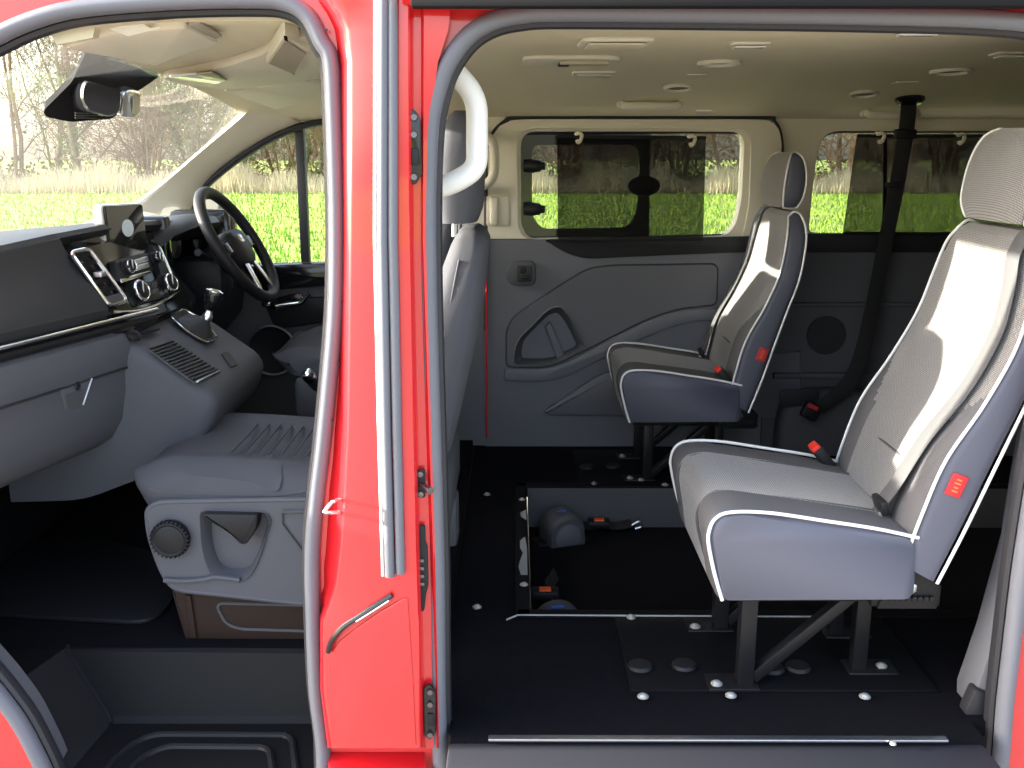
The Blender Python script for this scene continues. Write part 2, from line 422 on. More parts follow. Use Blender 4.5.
KINDS = [  # name, label, bark, height, stems, spread, radius, ivy cards
    ('bare_tree', 'tall bare grey brown single trunk tree in the wood', 'bark', 11, 1, .06, .2, 0, 'single trunk bare trees'),
    ('bare_thicket', 'bare many stemmed brown hazel clump in the wood', 'barkred', 7.5, 7, .22, .06, 0, 'many stemmed bare clumps'),
    ('ivy_tree', 'bare tree with green ivy leaves round its trunk', 'bark', 10, 1, .08, .19, 900, 'ivy covered bare trees'),
    ('bare_tree', 'slim bare reddish brown twin stemmed tree in the wood', 'barkred', 10, 2, .13, .12, 0, 'slim twin stemmed bare trees'),
    ('mossy_tree', 'bare mossy green brown shrubby tree in the wood', 'barkgreen', 8, 5, .2, .07, 260, 'mossy shrubby bare trees'),
]
protos = []
for ki, (nm, lb, bk, h, st, sp, r0, ivy, gr) in enumerate(KINDS):
    for v in range(2):
        t = thing(nm, lb, 'tree', (0, 0, GZ), gr)
        vs, fs = tree_mesh(100 + ki * 7 + v, h, st, sp, r0)
        raw('branches', vs, fs, [bk], t, smooth=True)
        if ivy:
            vs, fs = leaf_cards(ki * 3 + v, ivy, h * .62, .75 if st == 1 else 1.4, .07); raw('leaves', vs, fs, ['ivy'], t)
        protos.append(t)
used = set(); rg = random.Random(11); ntree = 0
def plant(x, y, ki, sc):
    i = ki * 2 + rg.randrange(2)
    t = protos[i] if i not in used else copy_tree(protos[i]); used.add(i)
    t.location = (x, y, GZ - .02); t.rotation_euler = (0, 0, rg.random() * 6.28); t.scale = (sc, sc, sc * rg.uniform(.92, 1.1))
xs = -40.0; row = 0
while xs < 40:
    left = xs < -6
    k = rg.choice([2, 2, 4, 1, 1, 3, 4] if left else [0, 1, 3, 3, 1, 1, 4])
    plant(xs + rg.uniform(-.5, .5), 40.5 + rg.random() * 3.5, k, rg.uniform(.85, 1.15)); xs += rg.uniform(1.8, 3.0)
xs = -46.0
while xs < 46:
    plant(xs, 46 + rg.random() * 6, rg.choice([0, 1, 3, 1, 4, 2]), rg.uniform(.9, 1.25)); xs += rg.uniform(2.6, 4.2) if xs < 0 else rg.uniform(3.6, 5.4)
xs = -54.0
while xs < 54:
    plant(xs, 55 + rg.random() * 9, rg.choice([0, 3, 1, 1, 4]), rg.uniform(1.0, 1.35)); xs += rg.uniform(9, 14)

# ================================================================== body side with its two door openings
FRONT_AP = [(0, 36), (40, 19), (83, 9), (166, 2), (250, 0), (285, 3), (308, 16), (322, 42), (331, 60), (334, 110), (336, 170), (337, 240), (335, 320), (325, 430), (318, 490), (313, 550), (314, 620), (317, 690), (324, 760), (312, 830),
            (200, 860), (110, 850), (62, 800), (42, 760), (22, 722), (0, 692), (-40, 640), (-80, 540), (-95, 400), (-90, 250), (-70, 120), (-40, 62)]
REAR_AP = [(430, 135), (435, 102), (446, 68), (467, 38), (492, 22), (522, 15), (560, 13), (700, 14), (850, 16), (990, 20), (1050, 30), (1082, 60), (1092, 110), (1085, 220), (1065, 330), (1040, 440), (1020, 560), (1010, 640), (1003, 700), (995, 775), (970, 800),
           (700, 806), (480, 806), (446, 796), (440, 740), (438, 660), (437, 560), (433, 430), (429, 300), (428, 200)]
BY = 0.05
fpath = [P(a, b, Y=BY) for a, b in FRONT_AP]; rpath = [P(a, b, Y=BY) for a, b in REAR_AP]
fc = catmull(fpath, 5, True); rc = catmull(rpath, 5, True)
g = G()
outer = [(-2.3, -.42), (2.5, -.42), (2.5, 1.36), (-.75, 1.36), (-1.1, 1.16), (-1.8, .78), (-2.3, .7)]
g.sheet(outer, [[(p.x, p.z) for p in fc], [(p.x, p.z) for p in rc]], lambda u, v: V((u, BY, v)), (0, .035, 0))
wall_near = struct(g.build('wall_near', 'red'))

# B-pillar outer panel: plan sections stacked from sill to roof
ROWS = [-30, 0, 14, 30, 62, 120, 240, 330, 430, 490, 550, 585, 605, 622, 645, 690, 748]
def col(tab): return [interp(tab, r) for r in ROWS]
cols = [
    (col([(-30, 296), (0, 313), (14, 323), (30, 330), (62, 334), (120, 335), (240, 336), (330, 335), (430, 327), (490, 320), (550, 316), (620, 317), (690, 319), (768, 326)]), .075),
    (col([(-30, 308), (0, 323), (14, 332), (30, 340), (62, 345), (120, 345), (240, 346), (430, 343.5), (490, 340), (550, 337), (585, 333), (605, 327), (622, 320.5), (690, 320.5), (768, 330)]), .022),
    (col([(-30, 318), (0, 333), (14, 342), (30, 347), (62, 349.5), (120, 349.5), (240, 349), (430, 346.5), (490, 343), (550, 339.5), (585, 335.5), (605, 329), (622, 322), (690, 322.5), (768, 333)]), .004),
    (col([(-30, 326), (0, 341), (14, 349), (30, 351.5), (62, 353), (120, 353), (240, 352.5), (430, 350), (490, 347), (550, 343), (585, 338), (605, 331), (622, 324), (690, 326), (768, 337)]), .0),
    (col([(-30, 398), (240, 398), (430, 402), (550, 405), (620, 409), (690, 413.5), (768, 416)]), .0),
    (col([(-30, 408), (240, 409), (430, 413), (550, 416), (620, 418), (690, 418), (768, 420)]), .0),
    (col([(-30, 410), (240, 411), (430, 415), (550, 418), (620, 420), (690, 421), (768, 423)]), .004),
    (col([(-30, 414), (240, 414), (430, 418), (550, 421), (620, 423), (690, 424), (768, 426)]), .028),
    (col([(-30, 421), (240, 421), (430, 426), (550, 430), (620, 432), (690, 434), (768, 435)]), .03),
    (col([(-30, 424), (240, 423), (430, 429), (550, 433), (620, 435), (690, 437), (768, 438)]), .022),
    (col([(-30, 452), (0, 452), (30, 448), (62, 438), (120, 430), (240, 427), (430, 432), (550, 436), (620, 437), (768, 440)]), .026),
    (col([(-30, 453), (0, 453), (30, 449), (62, 439), (120, 431), (240, 428), (430, 433), (550, 437), (620, 438), (768, 441)]), .06),
]
g = G()
g.loft([[P(c[i], r, Y=y) for c, y in cols] for i, r in enumerate(ROWS)], close=False)
pillar = g.build('pillar', 'red', wall_near, angle=50)
# raised lower quarter panel on the pillar, with its drip moulding
lp = [P(x, y, Y=0) for x, y in [(331, 745), (329, 700), (328, 668), (330, 655), (340, 640), (358, 626), (380, 611), (402, 598), (408, 597), (411, 640), (414, 690), (416.5, 745)]]
G().prism([p + V((0, .01, 0)) for p in lp], (0, -.014, 0), bev=.003).build('lower_panel', 'red', wall_near)
g = G(); g.tube(catmull([P(x, y, Y=-.004) for x, y in [(328, 652), (332, 640), (343, 627), (358, 617), (376, 605), (392, 595)]], 5), .0065, flat=.8)
mo = tag(g.build('moulding', 'gloss', wall_near), 'black curved moulding on the red pillar')
g = G(); g.tube(catmull([P(x, y, Y=-.009) for x, y in [(356, 621.5), (372, 611.5), (389, 600.5)]], 4), .0018)
g.build('moulding_highlight_strip', 'chrome', mo)
# two long rubber strips down the pillar
for nm, xs_, w_ in (('rubber_strip', [(-30, 383.5), (240, 382.5), (430, 386), (576, 390)], .0105), ('rubber_strip', [(-30, 393), (240, 393), (430, 397), (573, 400.5)], .0095)):
    pts = [P(interp(xs_, y), y, Y=-.006) for y in (-30, 60, 150, 240, 330, 430, 500, xs_[-1][0])]
    g = G(); g.tube(pts, w_ * .9, n=12, up=(1, 0, 0), flat=.95); g.build(nm, 'rubber', wall_near)
g = G(); g.tube([P(interp([(-30, 375.5), (240, 375), (430, 379), (576, 383)], y), y, Y=-.002) for y in (-30, 100, 240, 430, 576)], .003); g.build('rubber_strip_edge', 'white', wall_near)
# sill under the pillar
G().prism([P(x, 751, Y=.05) for x in (325, 425)] + [P(x, y, Y=-.04) for x, y in ((432, 800), (338, 800))], (0, 0, -.2), bev=.006).build('sill_ledge', 'red', wall_near)
# door seals
def seal(path, r, name, n=14, fl=1.0):
    g = G(); g.tube(path, r, n=n, closed=True, up=(0, 1, 0), flat=fl)
    return g.build(name, 'rubber', wall_near)
seal([p + V((0, -.006, 0)) for p in fc], .0135, 'door_seal', fl=1.3)
seal([p + V((0, -.008, 0)) for p in rc], .0145, 'door_seal', fl=1.2)
def inset(path, d):   # the lip of the seal just inside the opening
    c = sum(path, V()) / len(path); out = []
    n = len(path)
    for i, p in enumerate(path):
        t = (path[(i + 1) % n] - path[i - 1]).normalized(); q = V((t.z, 0, -t.x))
        if q.dot(c - p) < 0: q = -q
        out.append(p + q * d)
    return out
for pth, d in ((fc, .014), (rc, .0135)):
    g = G(); g.tube([p + V((0, .018, 0)) for p in inset(pth, d)], .009, n=8, closed=True, up=(0, 1, 0), flat=1.6); g.build('seal_lip', 'rubber_dark', wall_near)
# aperture lining behind the seals (cream above, grey below)
for pth, nm in ((fc, 'opening_lining'), (rc, 'opening_lining')):
    a = inset(pth, -.004); g = G(); n = len(a)
    va = g.vs([p + V((0, .03, 0)) for p in a]); vb = g.vs([p + V((0, .1, 0)) for p in inset(pth, -.012)]); vc = g.vs([p + V((0, .1, 0)) for p in inset(pth, -.05)])
    for i in range(n):
        j = (i + 1) % n; m = 0 if a[i].z > .75 else 1
        g.face([va[i], va[j], vb[j], vb[i]], m); g.face([vb[i], vb[j], vc[j], vc[i]], m)
    g.build(nm, ['cream', 'grey'], wall_near)
# latches, door pin and vents on the pillar's rear edge
def latch(x, y0, y1, wd, Y):
    a, b = P(x, y0, Y=Y), P(x, y1, Y=Y); c = (a + b) / 2; h = a.z - b.z
    o = rpoly([c + V((-wd * .5, 0, h * .42)), c + V((0, 0, h * .5)), c + V((wd * .5, 0, h * .38)), c + V((wd * .5, 0, -h * .36)), c + V((0, 0, -h * .5)), c + V((-wd * .5, 0, -h * .42))], wd * .25, 3)
    pl = G().prism(o, (0, -.008, 0), bev=.0015).build('latch_plate', 'gloss', wall_near)
    tag(pl, 'black latch plate on the red pillar')
    g = G()
    for t in (.12, .34, .88): g.lathe([(.0, -.005), (.005, -.005), (.0058, -.002), (.0058, .002)], lerp(a, b, t) + V((wd * .05, -.009, 0)), (0, 1, 0), 12)
    g.build('screw', 'darksteel', pl)
    G().box(lerp(a, b, .62) + V((wd * .1, -.009, 0)), (wd * .5, .006, h * .22), .002).build('latch_slot', 'black', pl)
    return pl
latch(414, 108, 186, .024, .018); latch(430, 682, 738, .022, .022)
a, b = P(421, 524, Y=.024), P(421.5, 610, Y=.024); c = (a + b) / 2; h = a.z - b.z
o = rpoly([c + V(q) for q in ((-.009, 0, h * .5), (.009, 0, h * .5), (.009, 0, h * .28), (.0125, 0, h * .26), (.0125, 0, -h * .2), (.008, 0, -h * .3), (.004, 0, -h * .5), (-.006, 0, -h * .5))], .006, 3)
vp = tag(G().prism(o, (0, -.007, 0), bev=.0015).build('contact_plate', 'black', wall_near), 'black slotted plate on the red pillar')
g = G()
for k in range(4): g.box(c + V((.002, -.008, h * (.1 - .09 * k))), (.008, .004, .006), .001)
g.build('contact', 'darksteel', vp)
a = P(421, 483, Y=.022)
o = rpoly([a + V(q) for q in ((-.008, 0, .024), (.008, 0, .028), (.008, 0, -.026), (-.008, 0, -.024))], .007, 4)
dp = tag(G().prism(o, (0, -.006, 0), bev=.001).build('striker_plate', 'black', wall_near), 'black striker with steel pin on the red pillar')
g = G(); g.lathe([(.0, 0), (.0045, 0), (.0045, .026), (.0065, .027), (.0065, .034), (.0, .0345)], a + V((0, -.004, 0)), (.55, -.8, -.1), 14); g.build('striker_pin', 'darksteel', dp)
g = G()
for dz in (.018, -.018): g.lathe([(0, 0), (.005, 0), (.005, .003), (0, .004)], a + V((0, -.006, dz)), (0, -1, 0), 10)
g.build('screw', 'darksteel', dp)
g = G(); q = [P(x, y, Y=yy) for x, y, yy in ((340, 500, .005), (333, 501.5, -.015), (325, 511, -.015), (327, 512.5, -.015), (339, 512.5, .005))]
g.tube(catmull(q, 4), .0035); tag(g.build('door_striker', 'chrome', wall_near), 'bright wire door striker on the red pillar')
g = G()
for y in (30, 102, 167, 232, 302, 363, 420, 478, 529, 605):
    x = interp([(30, 326.5), (102, 337), (167, 338), (232, 340), (302, 341), (363, 339), (420, 333), (478, 322.5), (529, 317.5), (605, 316.5)], y)
    g.lathe([(0, 0), (.0022, 0), (.0018, .002), (0, .002)], P(x, y, Y=.036), (-.3, -1, 0), 8)
g.build('seal_clip', 'rubber_dark', wall_near)
# sliding-door rail above the rear opening
g = G()
r0, r1 = P(403, 5, Y=.0), P(1120, 8, Y=.0)
g.prism([V((r0.x, .05, r0.z)), V((r0.x, -.015, r0.z)), V((r0.x, -.03, r0.z + .012)), V((r0.x, -.03, r0.z + .09)), V((r0.x, .05, r0.z + .09))], (r1.x - r0.x, 0, 0), bev=.003)
g.build('door_rail', 'red', wall_near)
G().box(((r0.x + r1.x) / 2 + .005, -.02, r0.z - .001), (r1.x - r0.x - .02, .03, .012), .003).build('rail_shadow_gap', 'housing', wall_near)  # solid black strip stands in for the shadow under the rail
# ================================================================== shell: roof, far side, floor, ends
FY = 1.86
X0, X1 = -.80, 2.45
g = G()
top = [(y, z + .05) for y, z in CEIL]
NX = 30
rings = [[V((lerp(X0, X1, i / NX), y, z)) for y, z in CEIL] + [V((lerp(X0, X1, i / NX), y, z + .06)) for y, z in reversed(CEIL)] for i in range(NX + 1)]
g.loft(rings)
struct(g.build('ceiling', 'liner', angle=60))
# header of the cab: headliner running forward to the windscreen edge
HEAD = [(-.745, .087, 1.205), (-.79, .3, 1.222), (-.865, .8, 1.226), (-.885, 1.1, 1.218), (-.905, 1.5, 1.192), (-.905, 1.72, 1.165), (-.9, 1.86, 1.12)]
g = G()
rings = []
for x, y, z in HEAD:
    zc = ceil_z(y); rings.append([V((-.55, y, zc + .003)), V((-.68, y, lerp(zc, z, .25))), V((x + .06, y, lerp(zc, z, .7))), V((x, y, z)), V((x - .01, y, z + .02)), V((x + .06, y, z + .07)), V((-.55, y, zc + .07))])
g.loft(rings)
struct(g.build('trim_4', 'liner', angle=50), None)
# ---- far wall, rear part: lower grey trim and upper cream trim with two windows
def farpx(pts, Y=FY): return [P(x, y, Y=Y) for x, y in pts]
W1 = rpoly(farpx([(521, 131.5), (745, 131.5), (742, 200), (733, 236), (528, 238), (521, 225)]), [.05, .05, .05, .06, .03, .02], 6)
W2 = rpoly(farpx([(820, 131), (1092, 131), (1096, 238), (808, 235), (812, 190)]), [.07, .06, .05, .03, .05], 6)
zs = P(500, 239, Y=FY).z
xl = P(484, 240, Y=FY).x
g = G()
g.sheet([(xl, zs - .05), (2.45, zs - .05), (2.45, 1.2), (xl, 1.2)], [[(p.x, p.z) for p in W1], [(p.x, p.z) for p in W2]], lambda u, v: V((u, FY, v)), (0, .07, 0))
wall_far = struct(g.build('wall_far', 'cream'))
# cream surround that stands proud round the first window
fo = rpoly(farpx([(488, 236), (488, 150), (500, 126), (520, 119.5), (766, 120), (777, 128), (780, 150), (772, 236)]), [.003, .04, .04, .04, .03, .03, .03, .003], 5)
fo = [(488, 238), (488, 150), (491, 138), (500, 126), (510, 121), (522, 119.5), (764, 120), (772, 123), (778, 131), (780, 145), (773, 238),
      (741, 238), (745, 220), (748, 202), (750, 145), (748, 135), (740, 128.5), (533, 128.5), (523, 131), (517, 142), (518, 224), (521, 233), (527, 238)]
g = G(); g.prism([p + V((0, -.022, 0)) for p in farpx(fo)], (0, .021, 0)); g.build('window_surround', 'cream', wall_far)
g = G(); g.tube(catmull(farpx([(486, 330), (486, 240), (486, 175), (487, 150), (494, 132), (506, 121), (522, 117), (620, 116.3), (760, 117), (773, 121), (780, 134), (782, 160), (781, 200), (779, 240)], FY - .014), 5), .0075, flat=1.2, up=(0, 1, 0))
struct(g.build('trim_1', 'rubber_dark'))
# lower panel
zb = -.02
lo = [V((xl, FY - .02, zs)), V((2.45, FY - .02, zs)), V((2.45, FY - .02, zb)), V((xl, FY - .02, zb))]
dk = farpx([(772, 238), (1500, 238), (1500, 452), (760, 452), (763, 400), (770, 330)], FY - .03)
rear_trim = G().prism(dk, (0, .02, 0), bev=.004).build('rear_trim', 'greyd', wall_far)
tag(rear_trim, 'dark grey lower trim behind the far seat')
# insert cloth panel with groove, pocket and step
ins = rpoly(farpx([(507, 366), (507, 330), (514, 317), (560, 286), (588, 269), (610, 266), (717, 264.5), (716, 304), (676, 308), (645, 319), (556, 364), (540, 367)], FY - .022), [.02, .06, .06, .15, .08, .06, .025, .02, .08, .1, .08, .04], 6)
pk = rpoly(farpx([(514, 364), (516, 342), (548, 310), (560, 306), (570, 318), (585, 348), (556, 363), (540, 365)], FY - .0285), [.02, .04, .05, .04, .05, .02, .05, .03], 6)
hole = [(p.x, p.z) for p in pk]
G().sheet([(p.x, p.z) for p in lo], [hole], lambda u, v: V((u, FY - .02, v)), (0, .012, 0)).build('lower_trim', 'grey', wall_far)
G().sheet([(p.x, p.z) for p in ins], [hole], lambda u, v: V((u, FY - .028, v)), (0, .008, 0)).build('door_insert', 'greyfab', wall_far)
g = G(); g.tube(ins, .0055, closed=True); g.build('insert_groove_shade', 'rubber_dark', wall_far)  # dark bead stands in for the shadow in the groove
ledge = rpoly(farpx([(505, 368), (540, 369), (558, 366), (646, 321), (680, 309), (790, 306), (790, 318), (690, 320), (650, 334), (562, 378), (540, 381), (503, 380)], FY - .02), [.01, .04, .08, .1, .08, 0, 0, .08, .1, .08, .04, .02], 6)
G().prism(ledge, (0, -.016, 0), bev=.006).build('panel_ledge', 'grey', wall_far)
c = sum(pk, V()) / len(pk); n = len(pk)
g = G()
q0 = [lerp(p, c, -.045) + V((0, .001, 0)) for p in pk]; q1 = [lerp(p, c, -.01) + V((0, -.004, 0)) for p in pk]; q2 = [lerp(p, c, .05) + V((0, .012, 0)) for p in pk]
q3 = [lerp(p, c + V((.005, 0, -.025)), .2) + V((0, .048, 0)) for p in pk]
vr = [g.vs(q) for q in (q0, q1, q2, q3)]
for a_, b_, m_ in ((0, 1, 0), (1, 2, 1), (2, 3, 1)):
    for i in range(n):
        j = (i + 1) % n; g.face([vr[a_][i], vr[a_][j], vr[b_][j], vr[b_][i]], m_)
g.face(vr[3], 0)
g.build('door_pocket', ['grey', 'greyd'], wall_far)  # darker grey on the pocket walls paints in the shade of the recess
g = G(); g.prism(farpx([(545, 326), (550, 321), (566, 358), (558, 362)], FY + .018), (0, -.02, 0), bev=.006); g.build('pocket_rib', 'grey', wall_far)
lo2 = rpoly(farpx([(538, 414), (600, 372), (640, 362), (800, 350), (800, 418)], FY - .02), [.05, .1, .1, 0, 0], 5)
G().prism(lo2, (0, -.018, 0), bev=.012).build('panel_bulge', 'grey', wall_far)
# black belt-line moulding
bl = rpoly(farpx([(545, 240), (742, 236), (820, 234), (820, 251), (735, 252), (640, 256), (585, 258.5), (566, 253)], FY - .02), [.003, 0, 0, 0, .05, .1, .05, .05], 5)
G().prism(bl, (0, -.016, 0), bev=.005).build('belt_line_moulding', 'black', wall_far)
G().prism(farpx([(770, 233), (1500, 233), (1500, 252), (766, 252)], FY - .02), (0, -.02, 0), bev=.005).build('belt_line_moulding', 'black', wall_far)
# latch button and belt height adjuster
a = farpx([(520, 273)], FY - .02)[0]
o = rpoly([a + V(q) for q in ((-.05, 0, .012), (-.03, 0, .042), (.04, 0, .044), (.054, 0, .03), (.054, 0, -.03), (.04, 0, -.044), (-.03, 0, -.042), (-.05, 0, -.012))], .014, 3)
lr = tag(G().prism(o, (0, -.018, 0), bev=.007).build('latch_bezel', 'greyd', wall_far), 'dark six sided latch surround')
G().box(a + V((.015, -.019, 0)), (.05, .012, .055), .008).build('latch_recess', 'rubber_dark', lr)
g = G(); g.box(a + V((.01, -.026, .012)), (.022, .012, .02), .005); g.box(a + V((.018, -.026, -.012)), (.03, .01, .014), .005); g.build('latch_lever', 'black', lr)
o = rpoly(farpx([(486.5, 196), (509, 196), (509, 226), (486.5, 226)], FY - .022), .006, 3)
ad = G().prism(o, (0, -.006, 0), bev=.002).build('belt_adjuster', 'cream', wall_far)
g = G(); q = farpx([(494, 211)], FY - .032)[0]; g.box(q, (.028, .016, .095), .008); g.build('adjuster_slide', 'cream', ad)
# speaker grille and shelf lines of the dark rear trim
a = farpx([(826, 335)], FY - .032)[0]
g = G(); g.lathe([(.0, -.004), (.05, -.004), (.058, .002), (.062, 0), (.064, -.006), (.068, -.006), (.068, .008)], a, (0, -1, 0), 32); g.build('speaker_grille', 'rubber_dark', wall_far)
g = G()
for y0, y1 in ((302, 306), (372, 378)): g.prism(farpx([(772, y0), (1500, y0), (1500, y1), (772, y1)], FY - .03), (0, -.02, 0), bev=.006)
g.build('trim_rib', 'greyd', wall_far)
ar = farpx([(770, 455), (772, 420), (780, 393), (800, 386), (838, 384), (870, 388), (1500, 388), (1500, 455)], FY - .03)
G().prism(rpoly(ar, [0, .05, .05, .03, .03, .03, 0, 0], 4), (0, -.1, 0), bev=.03, seg=4).build('wheel_arch_trim', 'greyd', wall_far)
G().prism(rpoly(farpx([(779, 390), (820, 388), (818, 404), (780, 408)], FY - .13), .015, 4), (0, -.008, 0), bev=.003).build('storage_cup', 'rubber_dark', wall_far)
# ---- windows of the far side
w1 = struct(tag(G().prism(rpoly(farpx([(517, 128), (752, 128), (748, 202), (738, 242), (524, 242), (517, 228)], FY + .05), .03, 3), (0, .005, 0)).build('window_1', 'tint')))
g = G()
f_out = rpoly(farpx([(518, 129), (650, 129), (649, 241), (526, 241), (518, 228)], FY + .03), [.05, .005, .005, .03, .02], 5)
f_in = rpoly(farpx([(532, 145), (636, 145), (640, 165), (637, 213), (628, 227.5), (541, 229), (532, 215)], FY + .03), [.03, .035, .03, .03, .03, .035, .03], 5)
f_in2 = rpoly(farpx([(653, 134), (658.5, 134), (658.5, 236), (649, 236), (650, 180)], FY + .03), .002, 2)
g.sheet([(p.x, p.z) for p in f_out], [[(p.x, p.z) for p in f_in]], lambda u, v: V((u, FY + .025, v)), (0, .02, 0)); g.build('window_frame', 'gloss', w1)
g = G(); g.tube(farpx([(520, 133), (700, 132), (738, 132.5)], FY + .02), .006); g.tube(farpx([(520, 239), (640, 238), (735, 235)], FY + .02), .006); g.build('window_seal', 'rubber_dark', w1)
for y in (166, 209):
    a = farpx([(524, y)], FY + .0)[0]
    g = G(); g.lathe([(.0, 0), (.021, 0), (.023, .03), (.019, .055), (.014, .06), (.012, .072), (0, .074)], a, (1, -.12, 0), 18); g.build('window_hinge', 'black', w1)
a = farpx([(644, 186)], FY + .012)[0]
g = G(); g.lathe([(0, .018), (.04, .015), (.055, .006), (.056, 0), (0, 0)], a, (0, -1, 0), 30)
for v in g.bm.verts: v.co.z = a.z + (v.co.z - a.z) * .62
g.build('window_catch', 'black', w1)
w2 = struct(tag(G().prism(rpoly(farpx([(804, 126), (1100, 126), (1100, 243), (800, 243)], FY + .05), .03, 3), (0, .005, 0)).build('window_2', 'tint')))
g = G(); g.tube([p + V((0, .02, 0)) for p in W2], .007, closed=True); g.build('window_seal', 'rubber_dark', w2)
g = G(); g.prism(farpx([(884, 131), (887, 131), (887, 236), (883, 236)], FY + .04), (0, .008, 0)); g.build('glazing_bar', 'rubber_dark', w2)
# ---- cross-van B-pillar trim behind the front seats, far side
g = G()
bp = [(xl + .012, 0.0), (xl - .14, 0.0)]
up = rpoly(farpx([(487, 240), (487, 150), (496, 128), (510, 112), (330, 112), (330, 240)], FY - .015), [0, .02, .02, 0, 0, 0], 4)
g.prism(up, (0, .05, 0)); trim2 = struct(g.build('trim_2', 'cream'))
lw = farpx([(485, 238), (330, 238), (330, 470), (485, 470)], FY - .01)
G().prism(lw, (0, .05, 0)).build('pillar_lower_trim', 'grey', trim2)
g = G(); g.tube(farpx([(486.5, 240), (486.5, 330), (487, 438)], FY - .024), .003); g.build('red_door_edge', 'red', trim2)

# ---- floor of the passenger compartment with the sunken well
RX0, RX1, RY0, RY1, RZ = .034, 1.6, .515, 1.385, -.13
g = G(); FX0 = -.155
g.sheet([(FX0, .065), (-.118, .065), (-.118, .0), (.85, .0), (.85, .065), (2.45, .065), (2.45, 1.95), (FX0, 1.95)], [[(RX0, RY0), (RX1, RY0), (RX1, RY1), (RX0, RY1)]], lambda u, v: V((u, v, 0)), (0, 0, -.03))
floor = struct(g.build('floor', 'floor'))
g = G()
w_ = [(RX0 + .003, RY0 + .003), (RX1 - .003, RY0 + .003), (RX1 - .003, RY1 - .003), (RX0 + .003, RY1 - .003)]
a, b = g.vs([(x, y, .0005) for x, y in w_]), g.vs([(x, y, RZ) for x, y in w_])
for i in range(4): g.face([a[i], a[(i + 1) % 4], b[(i + 1) % 4], b[i]])
g.face(b, 1); o2 = g.vs([(x + sx * .02, y + sy * .02, RZ - .02) for (x, y), (sx, sy) in zip(w_, ((-1, -1), (1, -1), (1, 1), (-1, 1)))]); g.face(list(reversed(o2)))
g.build('floor_well', ['greyd', 'recess'], floor)
# raised steel edge round the well
def edge(a, b, wd, name='well_edging'):
    return G().bar(a, b, wd, .006, .0015, up=(0, 0, 1)).build(name, 'plate', floor)
for a, b in (((RX0 - .018, RY0 - .03, .004), (RX0 - .018, RY1 + .03, .004)), ((RX0 - .03, RY1 + .016, .004), (RX1, RY1 + .016, .004)), ((RX0 - .03, RY0 - .016, .004), (RX1, RY0 - .016, .004))):
    g = G(); d = V(b) - V(a); g.box((V(a) + V(b)) / 2, (max(abs(d.x), .034), max(abs(d.y), .034), .006), .0015); g.build('well_edging', 'plate', floor)
g = G(); g.tube([(RX0 - .055, RY0 - .045, .003), (RX0 - .03, RY0 - .03, .007), (RX0 + .01, RY0 - .03, .007), (.72, RY0 - .035, .007)], .0022); g.build('worn_edge_line', 'worn', floor)
wp = [P(x, y, Z=.0078) for x, y in [(520, 541), (525, 537), (527, 548), (527.5, 575), (521, 575), (518.5, 567), (520, 561), (523, 553), (520, 548)]]
g = G(); g.prism(wp, (0, 0, .001)); wp = [P(x, y, Z=.0078) for x, y in [(520, 513), (526, 510), (526.5, 520), (521, 517)]]; g.prism(wp, (0, 0, .001))
tag(g.build('worn_paint_patch', 'worn', floor), 'bare worn patch on the black edging')
def bolt(x, y, z=0, parent=None, r=.0085, dome=True):
    g = G(); g.lathe([(0, 0), (r * 1.25, 0), (r * 1.25, .002), (r, .003), (r * .8, .0055), (r * .3, .0075), (0, .0078)], (x, y, z), (0, 0, 1), 14)
    return g.build('bolt', 'zinc', parent)
for px, py in ((487, 493), (477, 605), (522, 500), (524, 585), (594, 484), (631, 617.5)):
    p = P(px, py, Z=.006); bolt(p.x, p.y, 0 if px < 500 else .006, floor)
# ---- sill: step edge and metal threshold strip
g = G(); g.box((.363, -.032, -.032), (.97, .09, .05), .008); struct(g.build('trim_3', mat('sill_plastic', (.022, .023, .03), .65, spec=.18, bump=.1)))
a, b = P(488, 746, Z=.003), P(956, 752, Z=.003)
g = G(); g.box(((a.x + b.x) / 2, .0, .004), (b.x - a.x, .016, .006), .002)
th = g.build('threshold_strip', 'alu'); tag(th, 'silver metal threshold strip along the sill of the sliding door', 'threshold strip')
g = G(); p = P(893, 744, Z=.004); g.lathe([(0, 0), (.006, 0), (.005, .004), (0, .005)], p, (0, 0, 1), 12); g.build('bolt', 'zinc', floor)
# ---- ends and outer skins that shut out the daylight
g = G(); g.box((2.47, .95, .45), (.04, 2.0, 1.9), 0); struct(g.build('wall_rear', 'greyd'))
g = G(); g.box((.1, .95, -.45), (4.9, 1.9, .06), 0); struct(g.build('trim_5', 'black'))
# ---- rear quarter trim just inside the sliding door's rear edge
q = [P(1050, 430, Y=.1), P(1033, 500, Y=.1), P(994, 640, Y=.1), P(973, 700, Y=.1), P(972, 742, Y=.1), P(1045, 742, Y=.1), P(1110, 400, Y=.1)]
g = G(); g.prism(q, (0, .08, 0), bev=.01); qt = struct(g.build('trim_6', 'grey'))
q = [P(976, 690, Y=.088), P(990, 694, Y=.088), P(988, 745, Y=.088), P(966, 745, Y=.088), P(966, 712, Y=.088)]
G().prism(rpoly(q, .006, 3), (0, .03, 0), bev=.002).build('trim_corner_cap', 'rubber_dark', qt)
